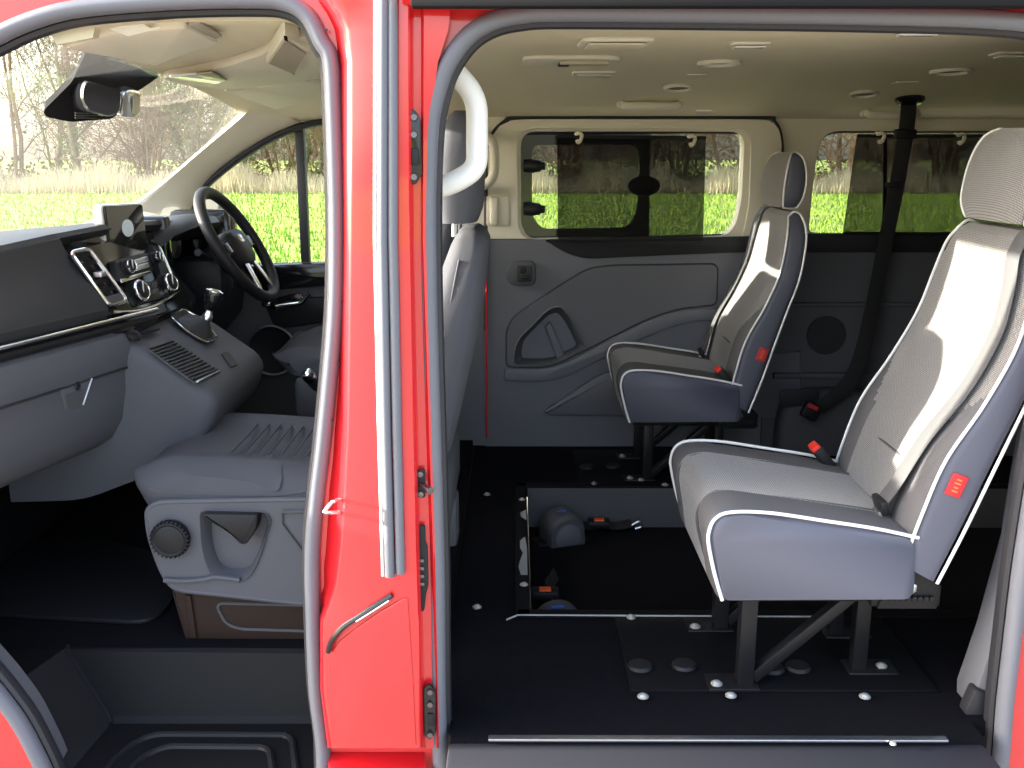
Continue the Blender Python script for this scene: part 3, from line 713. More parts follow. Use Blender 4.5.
# ---- ceiling fittings
def on_ceiling(px, py): return PC(px, py)
def slope(y): return math.atan2(ceil_z(y + .02) - ceil_z(y - .02), .04)
def pad(name, label, cat, px, py, wx, wy, r, hgt=.012, m='cream', inner=None, group=None):
    hgt *= .6; c = on_ceiling(px, py); t = thing(name, label, cat, c, group); rot = Matrix.Rotation(slope(c.y), 3, 'X')
    def tr(x, y, z): return c + rot @ V((x, y, z))
    o = rpoly([tr(-wx / 2, -wy / 2, .002), tr(wx / 2, -wy / 2, .002), tr(wx / 2, wy / 2, .002), tr(-wx / 2, wy / 2, .002)], r, 6)
    G().prism(o, rot @ V((0, 0, -hgt)), bev=hgt * .4).build('housing', m, t)
    if inner:
        k, mm, nm, h2 = inner
        o = rpoly([tr(sx * (wx / 2 - k), sy * (wy / 2 - k), -hgt) for sx, sy in ((-1, -1), (1, -1), (1, 1), (-1, 1))], max(r - k, .002), 5)
        G().prism(o, rot @ V((0, 0, -h2)), bev=abs(h2) * .35).build(nm, mm, t)
    return t
def rnd(name, label, cat, px, py, rad, group=None, lens='grey', hollow=True):
    c = on_ceiling(px, py); t = thing(name, label, cat, c, group); ax = Matrix.Rotation(slope(c.y), 3, 'X') @ V((0, 0, -1))
    g = G(); g.lathe([(rad, -.003), (rad, .006), (rad * .93, .009), (rad * .8, .008), (rad * .76, -.002)], c, ax, 32); g.build('vent_ring', 'cream', t)
    g = G(); g.lathe([(rad * .77, .001), (rad * .4, .003), (0, .004)], c, ax, 24); g.build('vent_disc', lens, t)
    return t
pad('ceiling_speaker', 'cream oblong speaker cover with fine mesh on the headliner, nearest the front seats', 'speaker', 615, 41, .15, .16, .03, .016, inner=(.015, 'liner', 'grille', .003))
pad('ceiling_lamp', 'small cream roof lamp with slim lens beyond the belt slot', 'lamp', 594, 73, .12, .075, .015, .012, inner=(.012, 'lamp', 'lens', .002))
c = on_ceiling(571, 59)
t = pad('belt_guide', 'cream oblong headliner cover with a dark belt slot', 'belt guide', 571, 59, .24, .15, .05, .018)
G().box(c + V((.03, -.03, -.012)), (.12, .04, .01), .004).build('slot', M['tan'], t)  # tan colour puts the shade into the cream slot
G().box(c + V((-.02, -.035, -.017)), (.028, .022, .008), .003).build('clip', 'black', t)
rnd('ceiling_vent', 'larger round cream roof vent left of centre, above the far seat', 'vent', 719, 62, .055)
rnd('ceiling_vent', 'smaller round cream roof vent between the far grab handle and the far seat', 'vent', 678, 87, .045)
rnd('ceiling_vent', 'larger round cream roof vent above the near seat, right of the hanging belt', 'vent', 951, 70.5, .055)
rnd('ceiling_vent', 'smaller round cream roof vent left of the hanging belt', 'vent', 864, 93, .045)
pad('ceiling_lamp', 'pale oblong roof lamp above the far seat', 'lamp', 749, 43, .085, .06, .012, .012, inner=(.01, 'lamp', 'lens', .003))
pad('ceiling_lamp', 'pale oblong roof lamp at the right end of the headliner', 'lamp', 1012, 53, .09, .06, .012, .012, inner=(.01, 'lamp', 'lens', .003))
pad('ceiling_switch', 'tiny cream roof plate between the two left round vents', 'switch', 697, 75, .06, .04, .008, .008)
pad('ceiling_switch', 'tiny cream roof plate between the two right round vents', 'switch', 905, 82.5, .07, .04, .008, .008)
tl = pad('ceiling_lamp', 'bright roof lamp glinting at the near edge of the headliner', 'lamp', 917, 30, .085, .05, .012, .012, inner=(.008, 'lamp', 'lens', .004))
gl = P(702, 112, Y=1.8)
pad('ceiling_lamp', 'little glinting lamp on the headliner edge above the first far window', 'lamp', 703, 111.5, .05, .03, .006, .006, m='lamp')
def ceiling_handle(px0, px1, py, label, fold=True):
    a, b = on_ceiling(px0, py), on_ceiling(px1, py); y = a.y; c = (a + b) / 2
    t = thing('grab_handle', label, 'grab handle', c, None); dn = V((0, -.045, -.012))
    g = G(); g.tube(catmull([a + V((0, .01, .012)), a + dn * .6, a + dn + V((.02, 0, 0)), b + dn + V((-.02, 0, 0)), b + dn * .6, b + V((0, .01, .012))], 6), .011, n=10, flat=1.2); g.build('grip', 'cream', t)
    for q in (a, b):
        G().box(q + V((0, .003, -.004)), (.035, .035, .026), .008).build('mount', 'cream', t)
    return t
ceiling_handle(622, 677, 103, 'cream grab handle on the headliner above the first far window')
ceiling_handle(866, 914, 112, 'cream grab handle on the headliner behind the hanging belt')
# ================================================================== the two rear single seats
def superring(F, Rr, w, yc, n=88, crown=0.0, pw=4.0, hollow=0.0):
    """closed ring: F front point, Rr rear point (x, z); w width in Y"""
    out = []
    for k in range(n):
        a = 2 * math.pi * k / n; c, s = math.cos(a), math.sin(a)
        u = math.copysign(abs(c) ** (2 / pw), c); v = math.copysign(abs(s) ** (2 / pw), s)   # u across the width, v front (+) to rear
        t = (1 - v) / 2
        if v > 0: t -= crown * (1 - u * u) * v; t += hollow * max(0, 1 - (u / .62) ** 2) * v
        out.append(V((F[0] + (Rr[0] - F[0]) * t, yc + u * w / 2, F[1] + (Rr[1] - F[1]) * t)))
    return out
def rear_seat(label, near_belt, lean=0.0, shift=0.0):
    """built where the near seat stands: front edge x .345, near face y .10, far face y .56"""
    t = thing('rear_passenger_seat', label, 'seat', (.55, .33, 0), None)
    Y0, Y1 = .10, .56; YC = .33
    # --- cushion
    prof = rpoly([(.348, .36), (.36, .392), (.40, .402), (.55, .382), (.74, .352), (.745, .225), (.375, .222)], [.02, .03, .06, .2, .03, .02, .012], 6)
    cx, cz = .55, .30; rings = []; N = 26
    for i in range(N + 1):
        s = i / N; y = lerp(Y0, Y1, s); d = min(y - Y0, Y1 - y); e = .012 * (1 - min(1, d / .02) ** .5) if d < .02 else 0
        b = min(1, d / .09); dip = .012 * max(0, 1 - ((y - YC) / .13) ** 2)
        ring = []
        for p in prof:
            x, z = p.x, p.y
            up = max(0, (z - .33) / .07); fr = max(0, (.40 - x) / .05)
            z += up * (.006 * math.sin(b * math.pi / 2) - dip) ; x += fr * (.012 * max(0, 1 - ((y - YC) / .13) ** 2)) * (1 if z > .25 else 0)
            q = V((x, y, z)); r = V((cx - x, 0, cz - z)); L = r.length
            ring.append(q + r / L * min(e, L * .5))
        rings.append(ring)
    def fm(c, i, j):
        if abs(c.y - YC) < .118 and c.z > .25 and c.x < .72: return 1
        if (c.y < Y0 + .012 or c.y > Y1 - .012): return 2
        if c.z < .24: return 2
        return 0
    g = G(); g.loft(rings, fm=fm, capm=2); cu = g.build('cushion', ['cloth', 'dots', 'vinyl'], t, angle=60)
    for y in (Y0 + .004, Y1 - .004):
        sg = 1 if y > YC else -1
        pp = [V((x, y + sg * .002, z)) for x, z in [(.383, .226), (.366, .28), (.353, .335), (.352, .36), (.362, .386), (.39, .399), (.46, .398), (.56, .383), (.66, .367), (.735, .35)]]
        g = G(); g.tube(catmull(pp, 6), .0034, n=8); g.build('piping', 'piping', cu)
    for sy in (-1, 1):   # stitched seam beside the centre panel
        g = G(); g.tube(catmull([V((x, YC + sy * .118, z)) for x, z in [(.372, .26), (.352, .33), (.355, .372), (.385, .4), (.46, .394), (.6, .376), (.72, .357)]], 5), .003, n=6); g.build('seam', 'greyd', cu)
    # --- backrest
    Fp = [(.705, .30), (.728, .40), (.760, .50), (.820, .60), (.868, .70), (.892, .79), (.905, .85), (.916, .882)]
    Rp = [(.785, .255), (.825, .36), (.866, .475), (.905, .585), (.945, .69), (.967, .79), (.972, .85), (.963, .89)]
    lb_ = lambda L: [(x - shift - lean * max(0, z - .3) / .55, z) for x, z in L]
    Fp, Rp = lb_(Fp), lb_(Rp)
    Wd = [.455, .46, .46, .455, .445, .425, .39, .33]
    prm = [i for i in range(8)]
    Fc = catmull([V((a, 0, b)) for a, b in Fp], 12); Rc = catmull([V((a, 0, b)) for a, b in Rp], 12); Wc = catmull([V((q, 0, 0)) for q in Wd], 12)
    rings = []; n = len(Fc)
    for i, (f, r, q) in enumerate(zip(Fc, Rc, Wc)):
        s = i / (n - 1); k = 1.0
        hol = .22 * max(0, math.sin(min(1, s * 1.15) * math.pi)) if s < .85 else 0
        rings.append(superring((f.x, f.z), (r.x, r.z), q.x, YC, crown=.02, pw=5.5 if s < .8 else 4.5, hollow=hol))
    f, r = Fc[-1], Rc[-1]
    for a, ww in ((.18, .30), (.38, .24)):
        rings.append(superring((lerp(f.x, r.x, a) + .004, f.z + .008 + .01 * a), (lerp(r.x, f.x, a), r.z + .012 * a + .004), ww, YC, pw=3.5))
    b0 = [superring((.712, .292), (.772, .262), .43, YC, pw=4)]
    def fmb(c, i, j):
        s = i / n
        v = math.sin(2 * math.pi * (j + .5) / 88); u = abs(c.y - YC)
        wloc = Wc[min(max(i - 1, 0), n - 1)].x
        if u > wloc / 2 - .012 or v < -.2: return 2
        q_ = min(1, max(0, (s - .25) / .3)); return 1 if u < .125 + .12 * q_ * q_ * (3 - 2 * q_) else 0
    g = G(); g.loft(b0 + rings, fm=fmb); bk = g.build('backrest', ['cloth', 'dots', 'vinyl'], t, angle=60)
    for sg in (-1, 1):
        pa = [V((lerp(f.x, r.x, .10), YC + sg * (q.x / 2 - .003), lerp(f.z, r.z, .10))) for f, r, q in zip(Fc, Rc, Wc)]
        pb = [V((lerp(f.x, r.x, .93), YC + sg * (q.x / 2 - .004), lerp(f.z, r.z, .93))) for f, r, q in zip(Fc, Rc, Wc)]
        top = catmull([pa[-1], lerp(pa[-1], pb[-1], .5) + V((0, 0, .012)), pb[-1]], 4)
        g = G(); g.tube(pa + top[1:-1] + list(reversed(pb)), .0032, n=8); g.build('piping', 'piping', bk)
    for z0, z1, y in ((.34, .62, -.13), (.34, .62, .13)):
        pp = [V((interp([(q.z, q.x) for q in Fc], z) - .001 + .010, YC + y, z)) for z in [lerp(z0, z1, k / 8) for k in range(9)]]
        g = G(); g.tube(pp, .003, n=6); g.build('seam', 'greyd', bk)
    g = G(); g.tube([V((interp([(q.z, q.x) for q in Fc], .455) + .0135, YC + y, .455)) for y in (-.125, -.06, 0, .06, .125)], .0025, n=6); g.build('seam', 'greyd', bk)
    for sg in ((-1,) ):   # red sewn label near the foot of the backrest edge
        c = V((.792, Y0 - .0005, .452)); up = V((.33, 0, .944)); fw = V((.944, 0, -.33))
        g = G(); g.prism([c + fw * a + up * b for a, b in ((-.015, -.021), (.015, -.021), (.015, .021), (-.015, .021))], (0, -.003, 0), bev=.0008); lb = tag(g.build('sewn_label', 'redlabel', bk), 'small red sewn label')
        g = G()
        for k, (a, w_) in enumerate(((.011, .010), (.004, .012), (-.004, .008), (-.011, .011))): g.box(c + up * a + V((0, -.0033, 0)), (w_, .0006, .0028), 0, Matrix((fw, V((0, 1, 0)), up)).transposed())
        g.build('label_print', 'labelprint', lb)
    # --- headrest
    Fh = lb_([(.905, .908), (.898, .94), (.902, .99), (.914, 1.035), (.93, 1.066), (.95, 1.08)])
    Rh = lb_([(.965, .908), (.982, .94), (.992, .99), (.99, 1.035), (.98, 1.066), (.967, 1.078)])
    Wh = [.25, .285, .29, .28, .25, .19]
    Fhc = catmull([V((a, 0, b)) for a, b in Fh], 4); Rhc = catmull([V((a, 0, b)) for a, b in Rh], 4); Whc = catmull([V((q, 0, 0)) for q in Wh], 4)
    hr = [superring((f.x, f.z), (r.x, r.z), q.x, YC, crown=.08, pw=4) for f, r, q in zip(Fhc, Rhc, Whc)]
    def fmh(c, i, j):
        v = math.sin(2 * math.pi * (j + .5) / 88)
        if abs(c.y - YC) > Whc[min(i, len(Whc) - 1)].x / 2 - .009 or v < -.2: return 1
        return 0
    g = G(); g.loft(hr, fm=fmh); hd = g.build('headrest', ['dots', 'vinyl'], t, angle=60)
    for sg in (-1, 1):
        pa = [V((lerp(f.x, r.x, .16), YC + sg * (q.x / 2 - .003), lerp(f.z, r.z, .16))) for f, r, q in zip(Fhc, Rhc, Whc)]
        pb = [V((lerp(f.x, r.x, .9), YC + sg * (q.x / 2 - .004), lerp(f.z, r.z, .9))) for f, r, q in zip(Fhc, Rhc, Whc)]
        g = G(); g.tube(pa + list(reversed(pb)), .003, n=8, closed=True); g.build('piping', 'piping', hd)
    # --- steel frame and legs
    g = G(); g.box((.56, YC, .212), (.32, .36, .022), .003); g.box((.735, YC, .222), (.13, .40, .045), .004)
    for y in (Y0 + .022, Y1 - .022):
        g.prism([V((.68, y, .20)), V((.79, y, .20)), V((.795, y, .235)), V((.75, y, .30)), V((.70, y, .27))], (0, .008, 0), bev=.001)
    fr = g.build('seat_frame', 'blackmetal', t)
    for y in (Y0 + .019,):
        g = G(); g.lathe([(0, 0), (.012, 0), (.012, .006), (.006, .009), (0, .009)], (.735, y, .245), (0, -1, 0), 6); g.build('bolt', 'steel', fr)
        g = G()
        for k in range(9): g.lathe([(0, 0), (.006, 0), (.005, .003), (0, .004)], (.69 + k * .011, y, .222), (0, -1, 0), 8)
        g.build('weld', 'blackmetal', fr)
    for y, s in ((.194, -1), (.438, 1)):
        g = G(); g.bar((.455, y, 0), (.455, y, .21), .032, .032, .003, up=(0, 1, 0)); lg = g.build('leg', 'blackmetal', t)
        g = G(); g.box((.43, y, .005), (.10, .062, .008), .002); g.build('foot_plate', 'blackmetal', lg)
        bolt(.398, y - .012, .009, lg, .0095)
        g = G(); g.bar((.47, y, .02), (.665, y + .002, .205), .022, .026, .002, up=(0, 1, 0)); g.build('brace', 'blackmetal', t)
        yr = y + .06 if s < 0 else y - .03
        g = G(); g.bar((.70, yr, 0), (.70, yr, .21), .03, .03, .003, up=(0, 1, 0)); lg = g.build('leg', 'blackmetal', t)
        g = G(); g.box((.725, yr, .005), (.10, .06, .008), .002); g.build('foot_plate', 'blackmetal', lg); bolt(.75, yr, .009, lg, .009)
    # --- belt and buckle
    yb = Y0 + .075 if near_belt else Y1 - .06; d = -1 if near_belt else 1
    fx = lambda z: interp([(q.z, q.x) for q in Fc], z)
    pts = []
    for z, oy, off in ((.385, -.02 * d, -.028), (.43, -.012 * d, -.016), (.52, .0, -.01), (.62, .012 * d, -.01), (.72, .012 * d, -.011), (.80, .0, -.012), (.86, -.02 * d, -.012)):
        pts.append(V((fx(z) + off, yb + oy, z)))
    pts += [V((fx(.88) + .015, yb - .03 * d, .905)), V((fx(.88) + .06, yb - .03 * d, .898))]
    g = G(); g.ribbon(catmull(pts, 5), (0, 1, 0), .047, .0025); bl = g.build('seat_belt', 'belt', t)
    q = pts[0]
    g = G(); g.box(q + V((.0, 0, -.004)), (.014, .056, .03), .005, Matrix.Rotation(R(-20), 3, 'Y')); g.build('belt_tongue', 'black', bl)
    g = G(); g.box(q + V((-.002, 0, -.026)), (.005, .03, .025), .001, Matrix.Rotation(R(-20), 3, 'Y')); g.build('tongue_blade', 'steel', bl)
    for (yy, nm) in ((YC + (.19 if near_belt else -.2), 'buckle'),):
        rot = Matrix.Rotation(R(-38), 3, 'Y')
        g = G(); g.box((.688, yy, .368), (.024, .048, .075), .006, rot); bu = g.build(nm, 'black', t)
        g = G(); g.box(V((.688, yy, .368)) + rot @ V((-.002, 0, .0385)), (.02, .04, .012), .003, rot); tag(g.build('release_button', 'redplastic', bu), 'red release button')
    return t
s1 = rear_seat('dotted grey single seat with white piping in the sliding doorway, sunlit down its near side', True)
s2 = rear_seat('dotted grey single seat with white piping standing against the far wall below the windows', False, .035, .018)
s2.location += V((-.035, 1.27, 0)); s2.scale = (.97, .97, .955)

# ---- floor plates under the seats
def floor_plate(label, y0, y1, x0, x1, caps, bolts):
    c = V(((x0 + x1) / 2, (y0 + y1) / 2, 0)); t = thing('floor_plate', label, 'floor plate', c)
    G().box(c + V((0, 0, .003)), (x1 - x0, y1 - y0, .006), .001).build('plate', 'plate', t)
    for x, y in caps:
        g = G(); g.lathe([(0, .006), (.024, .006), (.026, .009), (.022, .015), (0, .016)], (x, y, 0), (0, 0, 1), 24); g.build('rubber_cap', 'black', t)
    for x, y in bolts: bolt(x, y, .006, t, .009)
    return t
p0 = P(622, 705, Z=.006)
cps = [P(640, 666, Z=.01), P(684, 665, Z=.01), P(772, 668, Z=.01), P(798, 667, Z=.01)]; bts = [P(643, 695, Z=.01), P(731, 694, Z=.01), P(865, 695, Z=.01)]
floor_plate('scuffed black steel floor plate with round caps under the near seat', .165, .478, .225, .83, [(q.x, q.y) for q in cps], [(q.x, q.y) for q in bts])
cps = [P(587, 467, Z=.01), P(613, 466, Z=.01)]; bts = [P(641, 479, Z=.01), P(665, 484, Z=.01)]
floor_plate('black steel floor plate with round caps under the far seat', 1.42, 1.78, .2, .82, [(q.x, q.y) for q in cps], [(q.x, q.y) for q in bts])

# ---- mesh roller blinds hooked over the far windows
def blind(label, q, hooks):
    pts = farpx(q, FY - .05); t = thing('window_blind', label, 'blind', sum(pts, V()) / 4)
    g = G(); g.prism(pts, (0, .0025, 0)); g.build('mesh_screen', 'blind', t)
    for a, b, r in ((0, 1, .006), (3, 2, .005)): g = G(); g.tube([pts[a], pts[b]], r); g.build('roller_bar', 'black', t)
    for x, y in hooks:
        a = farpx([(x, y)], FY - .06)[0]
        g = G(); g.tube(catmull([a + V(v) for v in ((-.009, .03, .012), (-.010, 0, .010), (0, -.008, .012), (.009, -.004, .006), (.005, -.006, -.010), (-.003, -.002, -.018), (-.006, .002, -.010))], 4), .006); g.build('hook', 'cream', t)
    return t
blind('dark see-through mesh blind over the first far window, left of the far seat', [(557, 136), (706, 138), (703, 239), (558, 240)], [(579, 137), (692, 140)])
blind('dark see-through mesh blind over the second far window, behind the hanging belt', [(857, 136), (1060, 136), (1052, 234), (843, 233)], [(881, 137), (961, 138)])

# ---- belt hanging from the roof behind the far seat
c = on_ceiling(910, 98)
t = thing('hanging_seat_belt', 'black seat belt hanging from a round roof mount in front of the second far window', 'seat belt', c)
yb = c.y
g = G(); g.lathe([(0, 0), (.045, 0), (.046, .01), (.035, .02), (0, .022)], c, Matrix.Rotation(slope(c.y), 3, 'X') @ V((0, 0, -1)), 28); g.build('roof_mount', 'gloss', t)
def bp_(x, y, k): return P(x, y, Y=yb + k)
pts = [c + V((-.002, .0, -.015)), bp_(907, 125, .0), bp_(903, 150, .0), bp_(896, 190, .01), bp_(886, 240, .03), bp_(874, 300, .06), bp_(864, 345, .05), bp_(853, 376, .02), bp_(838, 394, .0), bp_(820, 407, .0)]
g = G(); g.ribbon(catmull(pts, 5), (1, 0, .15), .05, .003); g.build('webbing', 'beltdark', t)
g = G(); g.box(bp_(905, 134, -.006), (.07, .024, .03), .006); g.build('belt_loop', 'black', t)
g = G(); g.box(bp_(895, 185, .004), (.06, .016, .018), .004); g.build('belt_stop', 'black', t)
g = G(); g.box(bp_(811, 411, -.01), (.062, .03, .06), .01, Matrix.Rotation(R(25), 3, 'Y')); bk = g.build('buckle', 'black', t)
g = G(); g.box(bp_(813, 407, -.028), (.036, .008, .014), .002, Matrix.Rotation(R(25), 3, 'Y')); tag(g.build('release_button', 'redlabel', bk), 'dull red release button')

# ---- wheelchair restraint reels on the floor of the well
def reel(label, x, y, rz, strap):
    o = V((x, y, RZ)); t = thing('restraint_reel', label, 'restraint reel', o)
    rt = Matrix.Rotation(rz, 3, 'Z')
    def tr(a, b, c): return o + rt @ V((a, b, c))
    prof = rpoly([(-.055, .0), (-.06, .05), (-.03, .088), (.02, .098), (.062, .075), (.068, .0)], [.005, .03, .035, .04, .03, .005], 6)
    rings = []
    for s in range(9):
        yy = lerp(-.052, .052, s / 8); e = .88 if s in (0, 8) else .97 if s in (1, 7) else 1
        rings.append([tr(p.x * e, yy, p.y * (e if e == 1 else e + .03)) for p in prof])
    g = G(); g.loft(rings); cs = g.build('reel_case', 'greyd', t, angle=45)
    g = G(); g.prism([tr(a, -.054, b) for a, b in rpolyt([(-.04, .004), (-.038, .05), (0, .078), (.04, .06), (.045, .004)], .02)], rt @ V((0, -.006, 0)), bev=.004); g.build('reel_face', 'grey', cs)
    g = G(); g.box(tr(.0, -.006, .0975), (.03, .01, .003), .001, rt); g.build('blue_mark', 'blueprint', cs)
    g = G(); g.box(tr(.0, 0, .004), (.17, .07, .008), .002, rt); g.build('mount_plate', 'blackmetal', t)
    return t, tr
def rpolyt(p, r): return [(q.x, q.y) for q in rpoly(p, r, 4)]
p = P(560, 537, Z=RZ); ra, tra = reel('grey restraint reel at the far left corner of the floor well', p.x, 1.27, R(20), None)
p = P(560, 618, Z=RZ); rb, trb = reel('grey restraint reel half hidden by the near edge of the floor well', .10, RY0 + .1, R(15), None)
def strap_thing(label, pts, ob, oy):
    t = thing('restraint_strap', label, 'strap', pts[0])
    g = G(); g.ribbon(catmull(pts, 5), (.15, 1, .35), .035, .005); g.build('webbing', 'beltdark', t)
    g = G(); g.box(ob, (.07, .045, .022), .006); bu = g.build('buckle', 'black', t)
    g = G(); g.box(ob + V((0, -.004, .0115)), (.03, .024, .007), .002); tag(g.build('release_button', 'orange', bu), 'orange release button')
    return t
a = [P(x, y, Z=RZ + .02) for x, y in ((578, 524), (590, 526), (600, 523), (614, 526), (632, 523))]
t = strap_thing('black strap with orange button lying beside the far restraint reel', a, P(599, 523, Z=RZ + .03), 0)
g = G(); q = P(632, 525, Z=RZ + .02); g.tube(catmull([q + V((.0, 0, .0)), q + V((.022, .0, .012)), q + V((.03, .0, -.004)), q + V((.01, 0, -.012))], 4), .004); g.build('hook', 'steel', t)
a = [P(x, y, Z=RZ + .045) for x, y in ((551, 612), (549, 600), (546, 590), (552, 580), (556, 574))]
strap_thing('black strap with orange button lying beside the near restraint reel', a, P(545, 593, Z=RZ + .06), 0)
g = G(); q = [P(x, y, Z=z) for x, y, z in ((527, 507, -.01), (534, 509, RZ + .06), (540, 520, RZ + .05), (545, 528, RZ + .03))]
# ================================================================== cab shell
# driver's side: door_1 with its glass opening, A-pillar, windscreen
DY = 1.86
wo = [(191, 268), (190, 232), (193, 208), (204, 187), (236, 160), (272, 138), (300, 126), (345, 118), (378, 118), (378, 268)]
wpath = rpoly(farpx(wo, DY), [.02, .06, .06, .06, .2, .2, .1, .08, .06, .03], 5)
g = G()
rail = [P(x, y, Y=DY) for x, y in [(150, 196), (200, 150), (243, 112)]]
outer = [(-1.95, -.2), (-.12, -.2), (-.12, 1.2), (-.88, 1.2), (-.94, 1.15), (rail[1].x, rail[1].z), (rail[0].x, rail[0].z), (-1.95, .62)]
g.sheet(outer, [[(p.x, p.z) for p in wpath]], lambda u, v: V((u, DY, v)), (0, .07, 0))
wall_cab = struct(g.build('wall_cab', 'cream'))
g = G(); g.tube([p + V((0, -.006, 0)) for p in wpath], .012, closed=True, up=(0, 1, 0), flat=1.2); g.build('window_seal', 'rubber_dark', wall_cab)
w3 = struct(tag(G().prism(farpx([(184, 272), (184, 205), (232, 156), (300, 120), (384, 112), (384, 272)], DY + .05), (0, .005, 0)).build('window_3', 'glass')))
a, b = farpx([(303, 116), (303, 270)], DY + .02); g = G(); g.box((a + b) / 2, (.03, .035, a.z - b.z), .004); g.build('glazing_bar', 'rubber_dark', w3)
# A-pillar trim: a padded cream blade between windscreen and side glass
g = G(); q0 = [P(x, y, Y=y_) for x, y, y_ in [(252, 104, 1.74), (238, 118, 1.75), (200, 150, 1.76), (160, 184, 1.77), (128, 208, 1.78)]]
q1 = [P(x, y, Y=1.845) for x, y in [(300, 122), (268, 136), (232, 159), (204, 184), (186, 222)]]
rings = []
for a, b in zip(catmull(q0, 4), catmull(q1, 4)):
    rings.append([a + V((-.012, .05, -.01)), a + V((-.004, .01, 0)), a + V((.01, -.004, 0)), lerp(a, b, .5) + V((0, -.012, .004)), b + V((0, -.004, 0)), b + V((0, .012, 0)), lerp(a, b, .5) + V((0, .05, 0))])
g.loft(rings); g.build('a_pillar_trim', 'cream', wall_cab, angle=60)
g = G(); g.prism(rpoly(farpx([(162, 208), (176, 206), (187, 212), (188, 226), (158, 226)], 1.80), .01, 3), (0, .03, 0), bev=.006); g.build('pillar_foot', 'cream', wall_cab)
# windscreen: curved glass from the header to the cowl
BASE = [(-1.45, .087, .77), (-1.6, .3, .77), (-1.75, .8, .77), (-1.75, 1.1, .77), (-1.62, 1.5, .77), (-1.42, 1.72, .77), (-1.32, 1.86, .77)]
MIDS = [(-1.02, .087, 1.02), (-1.13, .3, 1.09), (-1.26, .8, 1.135), (-1.27, 1.1, 1.13), (-1.2, 1.5, 1.08), (-1.1, 1.72, 1.0), (-1.06, 1.86, .98)]
g = G(); cols_ = [catmull([V(h) + V((-.004, 0, .004)), V(m_), V(b)], 6) for h, m_, b in zip(HEAD, MIDS, BASE)]
rows_ = [catmull([c_[k] for c_ in cols_], 4) for k in range(len(cols_[0]))]
g.loft(rows_, close=False)
ws = struct(g.build('window_4', 'screenglass', recalc=False, angle=80))
# near front corner (out of the frame) and bulkhead
g = G(); g.box((-1.95, .93, .2), (.06, 1.9, 1.1), 0); struct(g.build('wall_front', 'black'))
g = G(); g.box((-1.30, .93, .2), (.02, 1.7, .5), 0); struct(g.build('trim_7', 'recess'))
# cab floor, mat, step well
CZ = .02; SY = .305
g = G(); g.sheet([(-1.6, SY), (FX0, SY), (FX0, 1.9), (-1.6, 1.9)], [], lambda u, v: V((u, v, CZ)), (0, 0, -.03)); floor2 = struct(g.build('trim_8', 'recess'))
G().box((FX0 + .0, 1.1, -.014), (.02, 1.6, .03), .004).build('floor_step', 'plate', floor2)
mp = rpoly([P(-60, 545, Z=CZ), P(100, 541, Z=CZ), P(168, 560, Z=CZ), P(174, 606, Z=CZ), P(150, 627, Z=CZ), P(-10, 618, Z=CZ), P(-120, 600, Z=CZ)], [.02, .05, .08, .05, .05, .05, .02], 4)
mt = thing('floor_mat', 'black rubber floor mat in the front passenger footwell', 'floor mat', sum(mp, V()) / len(mp))
G().prism([p + V((0, 0, .001)) for p in mp], (0, 0, .012), bev=.004).build('mat', 'black', mt)
g = G()
tread_z = -.125
tp = [(x, y) for x, y in [(70, 646), (318, 650)]]
t0, t1 = P(68, 646, Z=CZ), P(330, 650, Z=CZ); b0_, b1_ = P(112, 722, Y=.255), P(335, 722, Y=.255)
lt0 = P(5, 700, Y=.075)
rings = [[t0 + V((-.0, .02, -.005)), t1 + V((.2, .02, -.005))], [t0, t1 + V((.2, 0, 0))], [t0 + V((.003, -.01, -.006)), t1 + V((.2, -.01, -.006))], [b0_ + V((-.006, .006, .012)), b1_ + V((.2, .006, .012))], [b0_ + V((.0, -.006, 0)), b1_ + V((.2, -.006, 0))], [V((b0_.x - .02, .02, tread_z)), V((b1_.x + .2, .02, tread_z))]]
g.loft(rings, close=False)
sv = g.vs([t0 + V((0, .02, -.005)), t0, t0 + V((.003, -.01, -.006)), b0_ + V((-.006, .006, .012)), b0_ + V((0, -.006, 0)), V((b0_.x - .02, .02, tread_z)), V((lt0.x - .12, .03, tread_z + .02)), V((lt0.x - .1, .045, CZ - .01)), V((lt0.x - .03, .16, CZ - .004))])
g.face(sv); g.face(g.vs([t0 + V((0, .02, -.005)), V((lt0.x - .03, .16, CZ - .004)), V((lt0.x - .1, .045, CZ - .01)), V((-1.9, .045, CZ - .01)), V((-1.9, .325, CZ - .005))]))
st = struct(g.build('trim_9', 'stepblack', angle=30))
g = G(); g.tube([t0 + V((0, 0, .0)), t0 + V((.003, -.01, -.006)), b0_ + V((-.006, .006, .012)), b0_ + V((0, -.006, 0))], .006, n=8); g.build('step_corner', 'stepblack', st)
def ridge(pts, name): 
    g = G(); g.tube(catmull(pts, 4) if len(pts) > 4 else pts, .0075, n=8); return g.build(name, 'black', st)
tz = tread_z + .001
ridge(rpoly([P(98, 785, Z=tz), P(116, 756, Z=tz), P(148, 734.5, Z=tz), P(292, 735.5, Z=tz), P(298, 785, Z=tz)], [0, .05, .05, .03, 0], 5), 'tread_rib')
ridge(rpoly([P(118, 790, Z=tz), P(138, 760, Z=tz), P(164, 746.5, Z=tz), P(270, 747.5, Z=tz), P(275, 790, Z=tz)], [0, .05, .05, .03, 0], 5), 'tread_rib')

# ================================================================== dashboard
dash = thing('dashboard', 'grey and black dashboard with chrome strip, vents and glovebox across the cab', 'dashboard', (-1.05, .95, .5))
XS = [(.06, -1.07), (.3, -1.0), (.61, -.915), (.75, -.872), (.8, -.86)]
def xs(y): return interp(XS, y)
